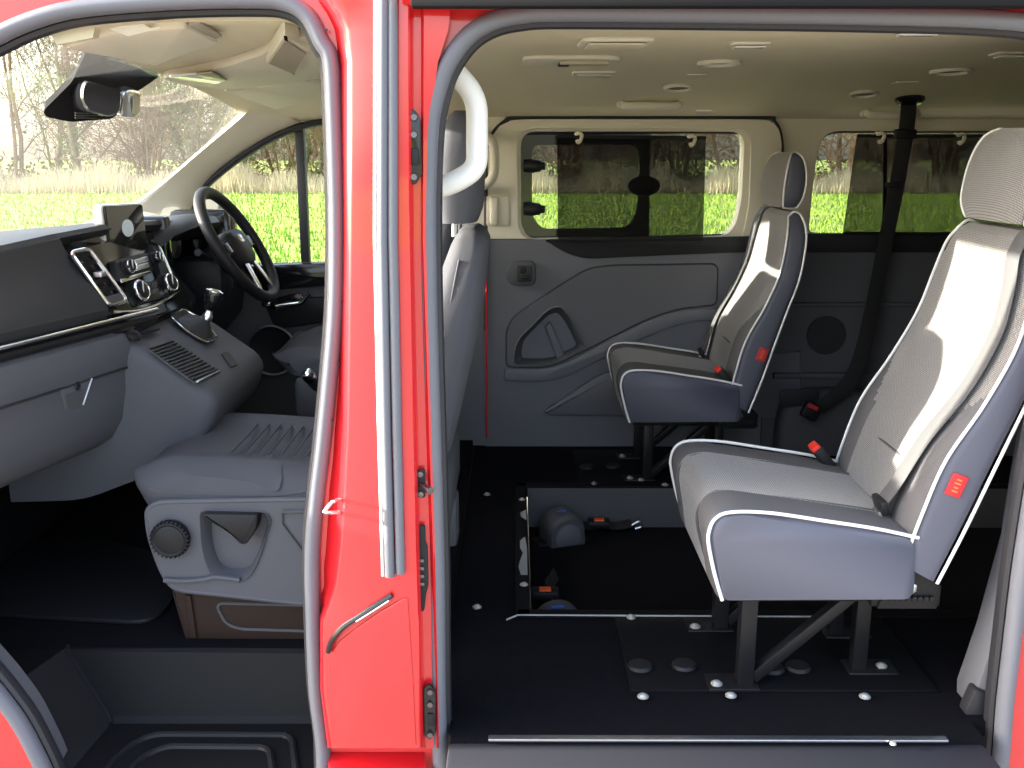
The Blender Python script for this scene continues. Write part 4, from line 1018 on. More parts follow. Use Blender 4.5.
# textured upper pad of the passenger side
ysec = [.06, .12, .22, .34, .46, .55, .595, .615]
def pad_prof(y):
    x = xs(y); tp = interp([(.06, .815), (.3, .83), (.5, .847), (.68, .86), (.8, .86)], y); k = 1
    return [(-1.42, tp - .03), (-1.3, tp - .012), (x - .17 * k, tp - .002), (x - .125 * k, tp), (x - .098 * k, tp - .008), (x - .09 * k, tp - .03), (x - .06 * k, tp - .085), (x - .02, .72), (x - .004, .69), (x - .012, .668), (x - .04, .662), (-1.42, .662)]
g = G(); g.loft([[V((a, y, b)) for a, b in pad_prof(y)] for y in ysec]); g.build('upper_pad', 'dashblack', dash, angle=45)
# top cover running right across under the windscreen
tc_y = [.06, .3, .6, .8, 1.0, 1.2, 1.5, 1.8]
def cover(y):
    x = xs(min(y, .76)) - .1 if y < .76 else interp([(.76, -.97), (.9, -1.02), (1.1, -1.0), (1.25, -.96), (1.8, -.96)], y)
    tp = interp([(.06, .82), (.3, .835), (.5, .852), (.75, .866), (1.0, .856), (1.25, .845), (1.8, .80)], y)
    return [(-1.9, tp - .08), (-1.3, tp - .02), (x - .05, tp + .002), (x - .008, tp), (x, tp - .01), (x - .012, tp - .026), (x - .1, tp - .06), (-1.9, tp - .12)]
g = G(); g.loft([[V((a, y, b)) for a, b in cover(y)] for y in tc_y]); g.build('top_cover', 'dashblack', dash, angle=45)
g = G(); yy = [.06, .2, .34, .48, .6, .7, .77]
g.tube([V((xs(y) + .001, y, .664)) for y in yy], .0085, n=10, flat=.7, up=(0, 0, 1)); g.build('chrome_strip', 'chrome', dash)
g = G(); g.tube([V((xs(y) - .006, y, .645)) for y in yy], .010, n=8); g.build('shadow_gap', 'black', dash)
# glovebox bulge below the strip
gy = [.06, .2, .34, .48, .6, .64]
def glove(y):
    x = xs(y); k = 1 if y < .62 else .96
    return [(-1.35, .64), (x - .02, .642), (x + .012, .628), (x + .022, .60), (x + .014, .555), (x + .008, .545), (x + .006, .50), (x - .008, .43), (x - .035, .385), (x - .07, .362), (x - .12, .352), (-1.35, .34)]
g = G(); g.loft([[V((a, y, b)) for a, b in glove(y)] for y in gy]); gb = g.build('glovebox', 'dashgrey', dash, angle=45)
g = G(); g.tube([V((xs(y) + .0125, y, .552)) for y in gy], .0038, n=6); g.build('lid_gap', 'rubber_dark', gb)
h = [P(x, y, Y=.52) for x, y in ((62, 386), (93, 377), (88, 400), (78, 411), (65, 411))]
def GP(px, py, off=.0):
    d = ray(px, py); t = 1.6
    while t < 3:
        p = CAMO + d * t
        if p.x <= xs(p.y) + interp([(.43, -.008), (.5, .006), (.555, .014)], p.z) + off: return p
        t += .001
    return p
g = G(); gl_ = [GP(x, y, .002) for x, y in ((62, 386), (92, 378), (88, 398), (79, 409), (66, 411))]
rr = rpoly(gl_, .006, 3); g.prism(rr, (-.008, 0, 0), bev=.0015)
ghd = g.build('glovebox_handle', 'dashgrey', gb)
g = G(); g.prism(rpoly([GP(x, y, .002) for x, y in ((65, 395), (84, 390), (80, 405), (68, 409))], .005, 3), (.002, 0, 0)); g.build('handle_recess', 'greyd', ghd)
g = G(); g.lathe([(0, .004), (.009, .004), (.01, 0), (0, 0)], GP(77, 386, .001), (1, 0, 0), 14); g.build('lock', 'black', ghd)
g = G(); g.bar(GP(83, 405, .003), GP(92, 378, .003), .004, .004, .001); g.build('handle_edge', 'steel', ghd)

# centre stack
def stack_x(y, z): return interp([(.60, -.875), (.63, -.885), (.69, -.93), (.77, -.985), (.88, -1.005)], z)
g = G(); rings = []
for y in (.62, .66, .8, .95, 1.08, 1.14, 1.2):
    d = -.02 if y in (.62, 1.2) else 0
    rings.append([V((-1.3, y, .83)), V((-1.03 + d, y, .835))] + [V((stack_x(y, z) + d, y, z)) for z in (.82, .77, .73, .69, .66, .635)] + [V((-.895 + d, y, .615)), V((-1.3, y, .60))])
g.loft(rings); stack = g.build('centre_panel', 'gloss', dash, angle=40)
def SP(px, py, off=0.0):   # a point on the sloping centre panel
    d = ray(px, py); t = 1.8
    while t < 3.6:
        p = CAMO + d * t
        if p.x <= stack_x(p.y, p.z) + off: return p
        t += .0015
    return p
def frame_loop(px, r, name, m, parent, off=.004, closed=True):
    g = G(); pts = [SP(x, y, off) for x, y in px]; g.tube(rpoly(pts, .012, 4) if closed else catmull(pts, 4), r, n=8, closed=closed); return tag(g.build(name, m, parent))
def panel(px, name, m, parent, off=.004, th=.006, r=.006):
    pts = rpoly([SP(x, y, off) for x, y in px], r, 4); g = G(); g.prism(pts, (-th, 0, 0), bev=.0015); return g.build(name, m, parent)
# left vent
lv = [P(x, y, Y=yy) for x, y, yy in ((70, 253, .60), (88, 249, .64), (126, 301, .70), (108, 306, .635))]
nrm = (lv[1] - lv[0]).cross(lv[3] - lv[0]).normalized(); nrm = nrm if nrm.x > 0 else -nrm
vent = G(); vent.prism(rpoly([p - nrm * .004 for p in lv], .012, 4), -nrm * .05); vb_ = vent.build('air_vent', 'black', dash)
g = G(); g.tube(rpoly([p + nrm * .003 for p in lv], .012, 4), .0052, n=8, closed=True); g.build('vent_frame', 'chrome', vb_)
for k in range(1, 6):
    a, b = lerp(lv[0], lv[3], k / 6.2), lerp(lv[1], lv[2], k / 6.2); g = G(); g.bar(lerp(a, b, .06) - nrm * .004, lerp(a, b, .94) - nrm * .004, .014, .0025, .001, up=nrm); g.build('vent_slat', 'gloss', vb_)
a = lerp(lerp(lv[0], lv[3], .45), lerp(lv[1], lv[2], .45), .6); g = G(); g.box(a + nrm * .006, (.02, .03, .012), .003); g.build('vent_tab', 'steel', vb_)
a, b = lerp(lv[0], lv[3], .84), lerp(lv[1], lv[2], .84)
g = G(); g.prism([a + nrm * .001, b + nrm * .001, lerp(lv[1], lv[2], .97) + nrm * .001, lerp(lv[0], lv[3], .97) + nrm * .001], nrm * .004, bev=.001); g.build('vent_wheel', 'greyd', vb_)
# glossy cup shelf above the vent
cu = [P(x, y, Y=yy) for x, y, yy in ((58, 244, .64), (62, 236, .66), (98, 233, .8), (104, 246, .82), (88, 250, .74), (70, 253, .66))]
G().prism(rpoly(cu, .01, 3), (0, 0, -.03), bev=.003).build('shelf', 'gloss', dash)
g = G(); q = P(76, 245, Y=.70) + V((0, 0, .004)); g.lathe([(.022, -.01), (.024, .004), (.02, .006), (.018, -.01)], q, (0, 0, 1), 18); g.build('shelf_cup', 'black', dash)
# screen
sc = [P(x, y, Y=yy) for x, y, yy in ((103, 207, .84), (140, 205, 1.06), (151, 249, 1.07), (110, 263, .85))]
n2 = (sc[1] - sc[0]).cross(sc[3] - sc[0]).normalized(); n2 = n2 if n2.x > 0 else -n2
cc = sum(sc, V()) / 4
sc = [p - n2 * (p - cc).dot(n2) for p in sc]
tab = G().prism(rpoly([cc + (p - cc) * 1.09 - n2 * .004 for p in sc], .016, 4), -n2 * .022, bev=.004).build('touchscreen', 'white', dash)
tag(tab, 'raised touchscreen tablet on the centre panel')
G().prism(rpoly([cc + (p - cc) * 1.04 - n2 * .004 for p in sc], .012, 4), n2 * .005, bev=.002).build('screen_bezel', 'gloss', tab)
G().prism(rpoly([cc + (p - cc) * .99 + n2 * .001 for p in sc], .006, 4), n2 * .002).build('screen_glass', 'screen', tab)
g = G(); ce = cc + (sc[0] + sc[1] - sc[2] - sc[3]) * .03; g.prism([ce + n2 * .0032 + (sc[1] - sc[0]).normalized() * .034 * math.cos(a) + (sc[0] - sc[3]).normalized() * .022 * math.sin(a) for a in [k * math.pi / 12 for k in range(24)]], n2 * .001)
em = mat('screen_badge', (.5, .55, .58), .3, emit=((.42, .5, .56), .35)); lg = g.build('badge_on_screen', em, tab)
# knobs and keys below the screen
radio = panel([(116, 262), (150, 253), (153, 272), (121, 282)], 'radio_panel', 'black', dash, .02, .02)
def knob(px, py, r, parent, ln=.028, off=0):
    p = SP(px, py, off); ax = V((1, -.25, .35)); g = G(); g.lathe([(r * 1.15, 0), (r * 1.15, .006), (r, .008), (r * .95, ln), (r * .85, ln + .002), (0, ln + .003)], p, ax, 26); o = g.build('knob', 'black', parent)
    g = G(); g.lathe([(r * 1.0, ln - .005), (r * 1.05, ln - .003), (r * 1.03, ln), (r * .95, ln + .0035), (r * .9, ln + .002)], p, ax, 26); g.build('knob_ring', 'chrome', o)
    g = G(); g.box(p + ax.normalized() * (ln + .003), (.004, .004, r * 1.6), .001); g.build('knob_grip', 'steel', o)
    return o
knob(125, 268, .017, radio, .02, .02)
knob(153, 259, .015, radio, .02, .02)
for (x0, y0, x1, y1) in ((132, 264, 148, 259), (133, 270, 149, 265)):
    panel([(x0, y0 - 3), (x1, y1 - 3), (x1 + 1, y1 + 2), (x0 + 1, y0 + 2)], 'radio_key_row', 'steel', radio, .026, .006, .002)
panel([(121, 279), (151, 270), (152, 273), (122, 283)], 'radio_chrome_strip', 'chrome', radio, .024, .004, .002)
cl = panel([(126, 288), (166, 278), (170, 296), (134, 306)], 'climate_panel', 'black', dash, .006, .01)
knob(133, 293, .026, cl); knob(163, 285, .024, cl)
for k, (x, y) in enumerate(((143, 289), (149, 287), (155, 285), (144, 295), (150, 293), (156, 291))): panel([(x - 2.4, y - 2), (x + 2.4, y - 3), (x + 2.6, y + 2), (x - 2.2, y + 3)], 'climate_key', 'greyd', cl, .010, .005, .0015)
g = G(); g.tube(catmull([SP(x, y, .008) for x, y in ((112, 312), (134, 311), (158, 304), (178, 291))], 4), .006, n=8, flat=.7); g.build('lower_chrome_trim', 'chrome', dash)
panel([(146, 309), (164, 303), (167, 311), (150, 317)], 'switch_panel', 'greyd', dash, .012, .03)
# right vent with chrome edge
rv = [SP(x, y, .01) for x, y in ((152, 245), (160, 243), (175, 285), (166, 290))]
G().prism(rpoly(rv, .008, 3), (-.02, 0, 0)).build('air_vent', 'black', dash)
g = G(); g.tube(catmull([SP(x, y, .014) for x, y in ((153, 241), (159, 248), (168, 268), (174, 285), (166, 291))], 4), .005, n=8); g.build('vent_frame', 'chrome', dash)
# instrument binnacle
g = G(); rings = []
for y, dx, dz in ((1.14, -.06, -.05), (1.18, -.02, -.012), (1.26, .0, .0), (1.4, .0, .004), (1.54, .0, 0), (1.62, -.02, -.012), (1.68, -.06, -.05)):
    rings.append([V((-1.25, y, .81)), V((-1.02, y, .845 + dz)), V((-.94 + dx, y, .838 + dz)), V((-.925 + dx, y, .82 + dz)), V((-.94 + dx, y, .808 + dz)), V((-1.05, y, .80)), V((-1.25, y, .78))])
g.loft(rings); g.build('binnacle_hood', 'dashblack', dash, angle=50)
g = G(); g.box((-1.13, 1.42, .69), (.1, .56, .25), .01); g.box((-1.02, 1.68, .72), (.2, .1, .26), .02); g.box((-1.04, 1.2, .75), (.14, .05, .22), .01); g.build('instrument_cluster', 'gloss', dash)
g = G()
for y in (1.32, 1.52): g.lathe([(.055, 0), (.06, .012), (.063, .012), (.063, 0)], (-1.078, y, .77), (1, 0, .1), 28)
g.build('dial_ring', 'steel', dash)
g = G(); g.loft([[V((a, y, b)) for a, b in ((-1.35, .64), (-.97, .66), (-.93, .62), (-.95, .5), (-1.05, .38), (-1.35, .36))] for y in (1.12, 1.2, 1.6, 1.82)]); g.build('driver_lower_panel', 'black', dash, angle=45)
# centre console
cs_o = [P(112, 330, Y=.655), P(160, 353, Y=.655), P(209, 386, Y=.655), P(216, 392, Y=.66), P(222, 402, Y=.665), P(216, 425, Y=.66), P(190, 457, Y=.66), P(104, 490, Y=.66), P(80, 460, Y=.66)]
cs_o = [V((p.x, .645, p.z)) for p in cs_o]
cs_o = [V((-1.2, .645, cs_o[0].z))] + cs_o[:-1] + [V((-1.2, .645, .24))]
cs_o = rpoly(cs_o, [0, .03, .02, .02, .03, .04, .05, .06, .05, 0], 4)
g = G(); rings = []
for y, e in ((.632, .04), (.638, .015), (.652, .003), (.68, 0), (.9, 0), (1.06, 0), (1.085, .004), (1.098, .02)):
    rings.append([V((p.x - e * (1 if p.x > -1.1 else 0), y + max(0, (p.x + .9)) * .0, p.z - e * .4)) for p in cs_o])
g.loft(rings); con = g.build('centre_console', 'dashgrey', dash, angle=45)
ztop = lambda x: interp([(-.95, .655), (-.91, .637), (-.80, .566), (-.71, .499), (-.68, .485)], x)
def TP(px, py, off=.003):
    d = ray(px, py); t = 1.9
    while t < 3.6:
        p = CAMO + d * t
        if p.z <= ztop(p.x) + off: return p
        t += .0015
    return p
tray = rpoly([TP(x, y) for x, y in ((146, 348), (172, 338), (222, 370), (196, 384))], .012, 4)
tr_ = G().prism([p for p in tray], (0, 0, -.004), bev=.001).build('console_tray', 'greyd', con)
g = G()
for k in range(13):
    a, b = lerp(TP(150, 349, .004), TP(192, 380, .004), k / 12), lerp(TP(173, 341, .004), TP(217, 370, .004), k / 12); g.bar(a, b, .005, .004, .001, up=(0, 0, 1))
g.build('tray_ribs', 'black', tr_)
g = G(); g.bar(TP(197, 382, .006), TP(219, 371, .006), .006, .004, .001, up=(0, 0, 1)); g.build('tray_chrome_edge', 'steel', tr_)
g = G(); p = TP(133, 336, .004); g.lathe([(0, .004), (.012, .004), (.016, .008), (.018, .003), (.018, 0), (0, 0)], p, (.55, -.2, .8), 20); g.build('power_socket', 'black', con)
g = G(); g.bar(TP(143, 334, .005), TP(158, 329, .005), .012, .006, .002, up=(0, 0, 1)); g.build('card_slot', 'black', con)
G().prism(rpoly([TP(x, y, .004) for x, y in ((221, 353), (228, 351), (238, 364), (231, 367))], .006, 3), (0, 0, -.003)).build('console_pocket', 'black', con)
# gear lever
gp = rpoly([TP(x, y, .006) for x, y in ((170, 318), (184, 311), (202, 322), (218, 340), (206, 345), (186, 333))], .02, 4)
gl0 = sum(gp, V()) / len(gp)
gear = thing('gear_lever', 'black gear lever with gaiter and chrome topped knob on the centre console', 'gear lever', gl0)
G().prism(gp, (0, 0, .006), bev=.002).build('surround', 'black', gear)
g = G(); g.tube([p + V((0, 0, .006)) for p in gp], .003, n=6, closed=True); g.build('chrome_surround', 'chrome', gear)
kt = P(215, 290, Y=gl0.y + .02); kb = P(207, 318, Y=gl0.y + .01)
g = G(); rings = []
for s, k in ((0, .92), (.25, .72), (.5, .5), (.75, .3), (1, .16)):
    wob = .94 if k in (.72, .3) else 1
    rings.append([lerp(gl0 + (p - gl0) * .9, kb, s) * 1.0 if s == 0 else lerp(gl0, kb, s) + (p - gl0) * k * wob for p in gp])
g.loft(rings); g.build('gaiter', 'rubber_dark', gear, angle=60)
ax = (kt - kb).normalized()
g = G(); g.lathe([(.013, -.005), (.014, .008), (.010, .014), (.010, .03)], kb, ax, 18); g.build('collar', 'chrome', gear)
L = (kt - kb).length
g = G(); g.lathe([(.010, .02), (.017, .028), (.021, L * .6), (.024, L * .8), (.021, L * .95), (.012, L), (0, L)], kb, ax, 22); kn = g.build('lever_knob', 'gloss', gear)
g = G(); g.lathe([(.0225, L * .93), (.0225, L * .97), (.014, L + .002), (0, L + .0025)], kb, ax, 22); g.build('knob_cap', 'chrome', kn)
# steering wheel
wc = P(238, 245, Y=1.38); A = R(30); RW = .178
wn = V((math.cos(A), -.02, math.sin(A))).normalized(); wu = V((0, 1, 0)).cross(wn).normalized() * -1; wl = wn.cross(wu).normalized()
if wu.z < 0: wu = -wu
sw = thing('steering_wheel', 'black leather steering wheel with silver spokes at the far side of the dashboard', 'steering wheel', wc)
def WP(a, b, c=0): return wc + wl * a + wu * b + wn * c
g = G(); g.tube([WP(RW * math.cos(a), RW * math.sin(a)) for a in [k * math.pi / 24 for k in range(48)]], .0165, n=12, closed=True, up=wn, flat=1.05); g.build('rim', 'black', sw)
hubp = rpoly([WP(-.075, .05), WP(.075, .05), WP(.08, .0), WP(.055, -.07), WP(-.055, -.07), WP(-.08, .0)], .03, 5)
g = G(); cnt = sum(hubp, V()) / len(hubp)
g.loft([[cnt + (p - cnt) * .9 - wn * .04 for p in hubp], [p - wn * .015 for p in hubp], [cnt + (p - cnt) * .97 + wn * .004 for p in hubp], [cnt + (p - cnt) * .8 + wn * .016 for p in hubp], [cnt + (p - cnt) * .3 + wn * .02 for p in hubp]]); hub = g.build('hub', 'black', sw, angle=50)
g = G(); g.lathe([(0, .023), (.018, .022), (.024, .018), (.024, .01)], WP(0, .012), wn, 24)
for v in g.bm.verts:
    d = v.co - WP(0, .012); v.co -= wu * d.dot(wu) * .35
bdg = g.build('hub_badge', 'chrome', hub)
for sgn in (-1, 1):
    g = G(); g.prism([WP(sgn * a, b, c_ - .012) for a, b, c_ in ((.07, .025, 0), (.172, .018, -.004), (.172, -.02, -.004), (.07, -.022, 0))], wn * .014, bev=.004); sp_ = g.build('spoke', 'black', sw)
    g = G(); g.prism([WP(sgn * a, b, .003) for a, b in ((.085, .018), (.13, .015), (.13, -.015), (.085, -.017))], wn * .006, bev=.002); g.build('spoke_switch_pad', 'gloss', sp_)
    g = G(); g.prism([WP(sgn * a, b, -.002) for a, b in ((.02, -.06), (.05, -.06), (.075, -.16), (.055, -.168))], wn * .01, bev=.003); g.build('lower_spoke', 'chrome', sw)
g = G(); g.tube([WP(0, -.01, -.03), WP(0, -.01, -.14)], .05, n=16); g.box(WP(0, -.03, -.15), (.16, .12, .13), .03); g.build('steering_column', 'black', sw)
for sgn, nm in ((-1, 'stalk'), (1, 'stalk')):
    g = G(); g.tube(catmull([WP(sgn * .04, .0, -.075), WP(sgn * .11, .012, -.07), WP(sgn * .165, .03, -.06)], 4), [.007] * 4 + [.009] * 4 + [.011], n=10); g.build(nm, 'black', sw)
# wing mirror outside the driver's window
mc = P(214, 219, Y=2.05)
wm = thing('wing_mirror', 'red wing mirror with silver glass outside the far cab window', 'wing mirror', mc)
mo_ = rpoly([P(x, y, Y=2.05) for x, y in ((194, 199), (221, 197), (229, 204), (236, 240), (200, 244), (194, 215))], .02, 5)
g = G(); cnt = sum(mo_, V()) / len(mo_); g.loft([[p for p in mo_], [p + V((-.03, .03, 0)) for p in mo_], [cnt + (p - cnt) * .8 + V((-.09, .06, 0)) for p in mo_], [cnt + (p - cnt) * .4 + V((-.12, .07, 0)) for p in mo_]]); g.build('mirror_shell', 'red', wm, angle=50)
g = G(); g.tube([p + V((.004, -.004, 0)) for p in mo_], .007, n=8, closed=True); g.build('mirror_rim', 'gloss', wm)
g = G(); g.prism([cnt + (p - cnt) * .96 + V((.006, -.006, 0)) for p in mo_], (.003, -.003, 0)); g.build('mirror_glass', 'mirror', wm)
g = G(); g.bar(mc + V((-.05, .03, -.1)), mc + V((-.08, -.12, -.12)), .06, .05, .015); g.build('mirror_arm', 'black', wm)

# driver's door card
door = struct(tag(G().prism(farpx([(176, 266), (345, 262), (345, 500), (176, 500)], 1.83), (0, .04, 0), bev=.006).build('door_1', 'greyd')))
G().prism(rpoly(farpx([(240, 266), (345, 262), (345, 284), (260, 292)], 1.80), .02, 3), (0, .04, 0), bev=.01).build('door_top_trim', 'gloss', door)
G().prism(rpoly(farpx([(262, 300), (345, 296), (345, 320), (275, 330)], 1.81), .03, 3), (0, .03, 0), bev=.008).build('armrest', 'black', door)
dh = farpx([(276, 307), (300, 303), (309, 293), (298, 292)], 1.79)
g = G(); g.tube(catmull([dh[0], lerp(dh[0], dh[1], .6), dh[1], lerp(dh[1], dh[2], .5), dh[2]], 4), .009, n=10); g.build('door_handle', 'chrome', door)
g = G(); g.prism(rpoly(farpx([(262, 301), (300, 292), (306, 300), (276, 310), (268, 308)], 1.805), .015, 3), (0, .01, 0), bev=.003); g.build('handle_bezel', 'gloss', door)
a = farpx([(272, 350)], 1.80)[0]
g = G(); g.lathe([(0, 0), (.07, 0), (.078, .004), (.08, 0), (.08, -.03)], a, (0, -1, 0), 30); sp_ = g.build('door_speaker', 'black', door)
g = G(); g.tube([a + V((.086 * math.cos(t), -.006, .086 * math.sin(t))) for t in [lerp(-2.4, 2.0, k / 24) for k in range(25)]], .004, n=6); g.build('speaker_ring', 'steel', sp_)
g = G(); g.box(farpx([(266, 304)], 1.795)[0], (.03, .008, .02), .003); g.build('lock_button', 'chrome', door)

# ================================================================== cab headlining: visors, console, mirror
def slab(name, label, cat, px, zoff, th, m, extra=None):
    pts = []
    for x, y, yy in px: pts.append(P(x, y, Y=yy))
    t = thing(name, label, cat, sum(pts, V()) / len(pts)); G().prism(rpoly(pts, .03, 4), (0, 0, th), bev=.006).build('panel', m, t); return t, pts
def HP(px, py, off=0):   # first point of the cab headlining met by a sight line
    d = ray(px, py); t = 1.66
    def hz(x, y):
        hx = interp([(b, a) for a, b, c in HEAD], y); hzz = interp([(b, c) for a, b, c in HEAD], y); zc = ceil_z(y)
        if x > -.55: return zc
        return interp([(hx, hzz), (hx + .06, lerp(zc, hzz, .7)), (-.66, lerp(zc, hzz, .25)), (-.55, zc)], x)
    while t < 3.7:
        p = CAMO + d * t
        if p.z >= hz(p.x, p.y) + off or p.y > 1.84: return p
        t += .002
    return p
def headpad(name, label, cat, px, th, m='cream', part='panel', r=.02, g=None):
    pts = [HP(x, y, -.001) for x, y in px]; t = thing(name, label, cat, sum(pts, V()) / len(pts))
    G().prism(rpoly([p + V((0, 0, .006)) for p in pts], r, 4), (0, 0, -th), bev=th * .35).build(part, m, t); return t, pts
vz, vp_ = headpad('sun_visor', 'cream passenger sun visor with a white printed label near the front door opening', 'sun visor', [(64, 41), (106, 27), (186, 20), (218, 36), (206, 44), (152, 60), (136, 56)], .02)
g = G(); g.prism([HP(x, y, -.018) for x, y in ((110, 28), (150, 22), (160, 27), (128, 35))], (0, 0, -.002)); lb = g.build('warning_label', 'paper', vz)
g = G(); g.prism([HP(x, y, -.020) for x, y in ((143, 23.5), (151, 22), (158, 26.5), (150, 28))], (0, 0, -.001)); g.build('label_yellow_panel', 'yellow', lb)
g = G(); g.tube([HP(146, 61, -.008), HP(158, 60, -.008)], .008, n=8); g.build('visor_clip', 'cream', vz)
headpad('sun_visor', 'cream driver sun visor above the far A-pillar', 'sun visor', [(222, 86), (258, 84), (296, 74), (325, 80), (325, 92), (276, 106)], .02)
oc, op = headpad('overhead_console', 'cream overhead console with an open tray in the middle of the cab roof', 'overhead console', [(160, 72), (220, 62), (262, 48), (284, 30), (330, 26), (330, 70), (300, 76), (230, 84), (175, 78)], .022, r=.04)
g = G(); q = [HP(x, y, -.03) for x, y in ((266, 63), (285, 35), (309, 51), (294, 75))]
g.prism(rpoly(q, .012, 3), (0, 0, .03), bev=.004); tr2 = g.build('console_tray', 'cream', oc)
c = sum(q, V()) / 4
g = G(); va, vb = g.vs([p + V((0, 0, -.004)) for p in q]), g.vs([c + (p - c) * .8 + V((0, 0, .03)) for p in q])
g.prism([c + (p - c) * .86 + V((0, 0, -.002)) for p in q], (0, 0, -.001)); 
for v in (va + vb): g.bm.verts.remove(v)
g.build('tray_recess', mat('tray_liner', (.3, .25, .19), .8), tr2)
g = G(); g.prism(rpoly([HP(x, y, -.02) for x, y in ((168, 75), (198, 72), (226, 78), (216, 82))], .01, 3), (0, 0, -.006), bev=.002); g.build('map_lamp', 'lamp', oc)
g = G(); g.prism([HP(x, y, -.022) for x, y in ((196, 73), (212, 71), (227, 79), (222, 81))], (0, 0, -.004), bev=.001); g.build('lamp_switch', mat('switch_khaki', (.35, .33, .22), .6), oc)
G().prism(rpoly([HP(x, y, -.004) for x, y in ((188, 22), (200, 20), (222, 34), (212, 36))], .006, 3), (0, 0, -.006), bev=.002).build('visor_hinge_cover', mat('warm_grey', (.35, .31, .25), .7), vz)
# camera housing and interior mirror on the windscreen
mh = P(105, 85, Y=.93)
im = thing('interior_mirror', 'black camera housing with the rear-view mirror below it on the windscreen', 'interior mirror', mh)
def MP(x, y, k=0): return P(x, y, Y=.93 + k)
ho = [MP(86, 52, -.06), MP(160, 76, .12), MP(140, 90, .12), MP(122, 96, .1), MP(120, 112, .08), MP(112, 119, .06), MP(70, 122, -.02), MP(46, 117, -.06), MP(43, 111, -.07), MP(72, 82, -.08)]
g = G(); o = rpoly(ho, .012, 3); c = sum(o, V()) / len(o)
g.loft([o, [c + (p - c) * .97 + V((-.004, .012, .02)) for p in o], [c + (p - c) * .8 + V((.01, .03, .04)) for p in o]]); g.build('camera_housing', 'housing', im, angle=40)
mm = rpoly([MP(80, 88, -.1), MP(84, 80, -.1), MP(122, 90, -.03), MP(120, 112, -.03), MP(110, 117, -.05), MP(86, 111, -.1), MP(80, 100, -.1)], .01, 3)
g = G(); c = sum(mm, V()) / len(mm); g.loft([[c + (p - c) * .9 + V((.012, -.02, 0)) for p in mm], [p + V((.006, -.012, 0)) for p in mm], mm, [c + (p - c) * .9 + V((-.05, .05, 0)) for p in mm]]); g.build('mirror_case', 'gloss', im, angle=50)
g = G(); mg = rpoly([MP(125, 92, .02), MP(131, 89, .05), MP(141, 92, .09), MP(140, 114, .09), MP(134, 118, .05), MP(121, 117, .02)], .008, 3); g.prism(mg, (-.025, .01, .01), bev=.004); mc_ = g.build('mirror_frame', 'steel', im)
g = G(); g.prism(rpoly([MP(132, 94, .05) + V((.003, -.003, 0)), MP(139, 95, .08) + V((.003, -.003, 0)), MP(138, 113, .08) + V((.003, -.003, 0)), MP(131, 115, .05) + V((.003, -.003, 0))], .006, 3), (.003, -.003, 0)); g.build('mirror_glass', 'mirror', mc_)
g = G()
for k in range(3): g.bar(MP(75, 118 - 2.5 * k, -.09), MP(112, 117 - 2.5 * k, -.02), .004, .003, .001)
g.build('housing_rib', 'gloss', im)
# ================================================================== front seats
def front_cushion(t, y0, y1, x0, x1, ztop, zbot, fab, parts=True):
    prof = rpoly([(x0 - .002, zbot + .05), (x0, ztop - .02), (x0 + .07, ztop + .012), (x0 + .25, ztop + .005), (x1, ztop - .03), (x1, zbot), (x0 + .03, zbot)], [.02, .03, .05, .1, .05, .02, .03], 6)
    rings = []; N = 24; YC = (y0 + y1) / 2; cx, cz = (x0 + x1) / 2, (ztop + zbot) / 2
    for i in range(N + 1):
        s = i / N; y = lerp(y0, y1, s); d = min(y - y0, y1 - y); u = abs(y - YC) / ((y1 - y0) / 2)
        e = .03 * (1 - min(1, d / .05) ** .5); ring = []
        for p in prof:
            x, z = p.x, p.y
            if z > ztop - .06: z += .012 * math.exp(-((u - .72) / .16) ** 2) - .012 * max(0, 1 - (u / .55) ** 2)
            if x < cx: x += .05 * u ** 3
            q = V((x, y, z)); r = V((cx - x, 0, cz - z)); ring.append(q + r.normalized() * e * (1 if z > cz - .02 else .4))
        rings.append(ring)
    g = G(); g.loft(rings); return g.build('cushion', fab, t, angle=60)
def back(t, base, top, w, thick, YC, fab, name='backrest', pw=4, nsec=14, shoulder=.25):
    rings = []
    for i in range(nsec + 1):
        s = i / nsec; x = lerp(base[0], top[0], s); z = lerp(base[1], top[1], s)
        k = 1 - shoulder * max(0, (s - .72) / .28) ** 2; th = thick * (1 - .35 * max(0, (s - .6) / .4) ** 1.5) * (1 - .2 * max(0, (.15 - s) / .15))
        rings.append(superring((x - th * .5, z), (x + th * .5, z + th * .0), w * k, YC, pw=pw, hollow=.12 * math.sin(s * math.pi)))
    x, z = top; th = thick * .65
    rings.append(superring((x - th * .38, z + .018), (x + th * .4, z + .018), w * (1 - shoulder) * .9, YC, pw=pw)); rings.append(superring((x - th * .2, z + .028), (x + th * .22, z + .028), w * (1 - shoulder) * .7, YC, pw=pw))
    g = G(); g.loft(rings); return g.build(name, fab, t, angle=70)
PY0, PY1 = .335, .82; PC_ = (PY0 + PY1) / 2
ps = thing('front_passenger_seat', 'dark grey cloth front passenger seat on a brown base in the front door opening', 'seat', (-.42, PC_, CZ))
cx0 = P(134, 488, Y=PY0 + .03).x - .028
ztp = P(200, 415, Y=PC_ + .12).z
cush = front_cushion(ps, PY0 - .005, PY1, cx0 + .0, -.17, .388, .30, 'cabcloth')
g = G()
yl = PY0 + .075
for k in range(7):
    y = PY0 + .12 + k * .04
    a, b = V((cx0 + .24, y, .458)), V((-.2, y, .432)); 
for k in range(8):
    x = cx0 + .205 + k * .027
    g.tube(catmull([V((x + .02 * 0, PY0 + .135 + j * .046, .3985 - (x - cx0 - .2) * .055)) for j in range(6)], 2), .0022, n=6)
g.build('quilted_rib', 'cabcloth', cush)
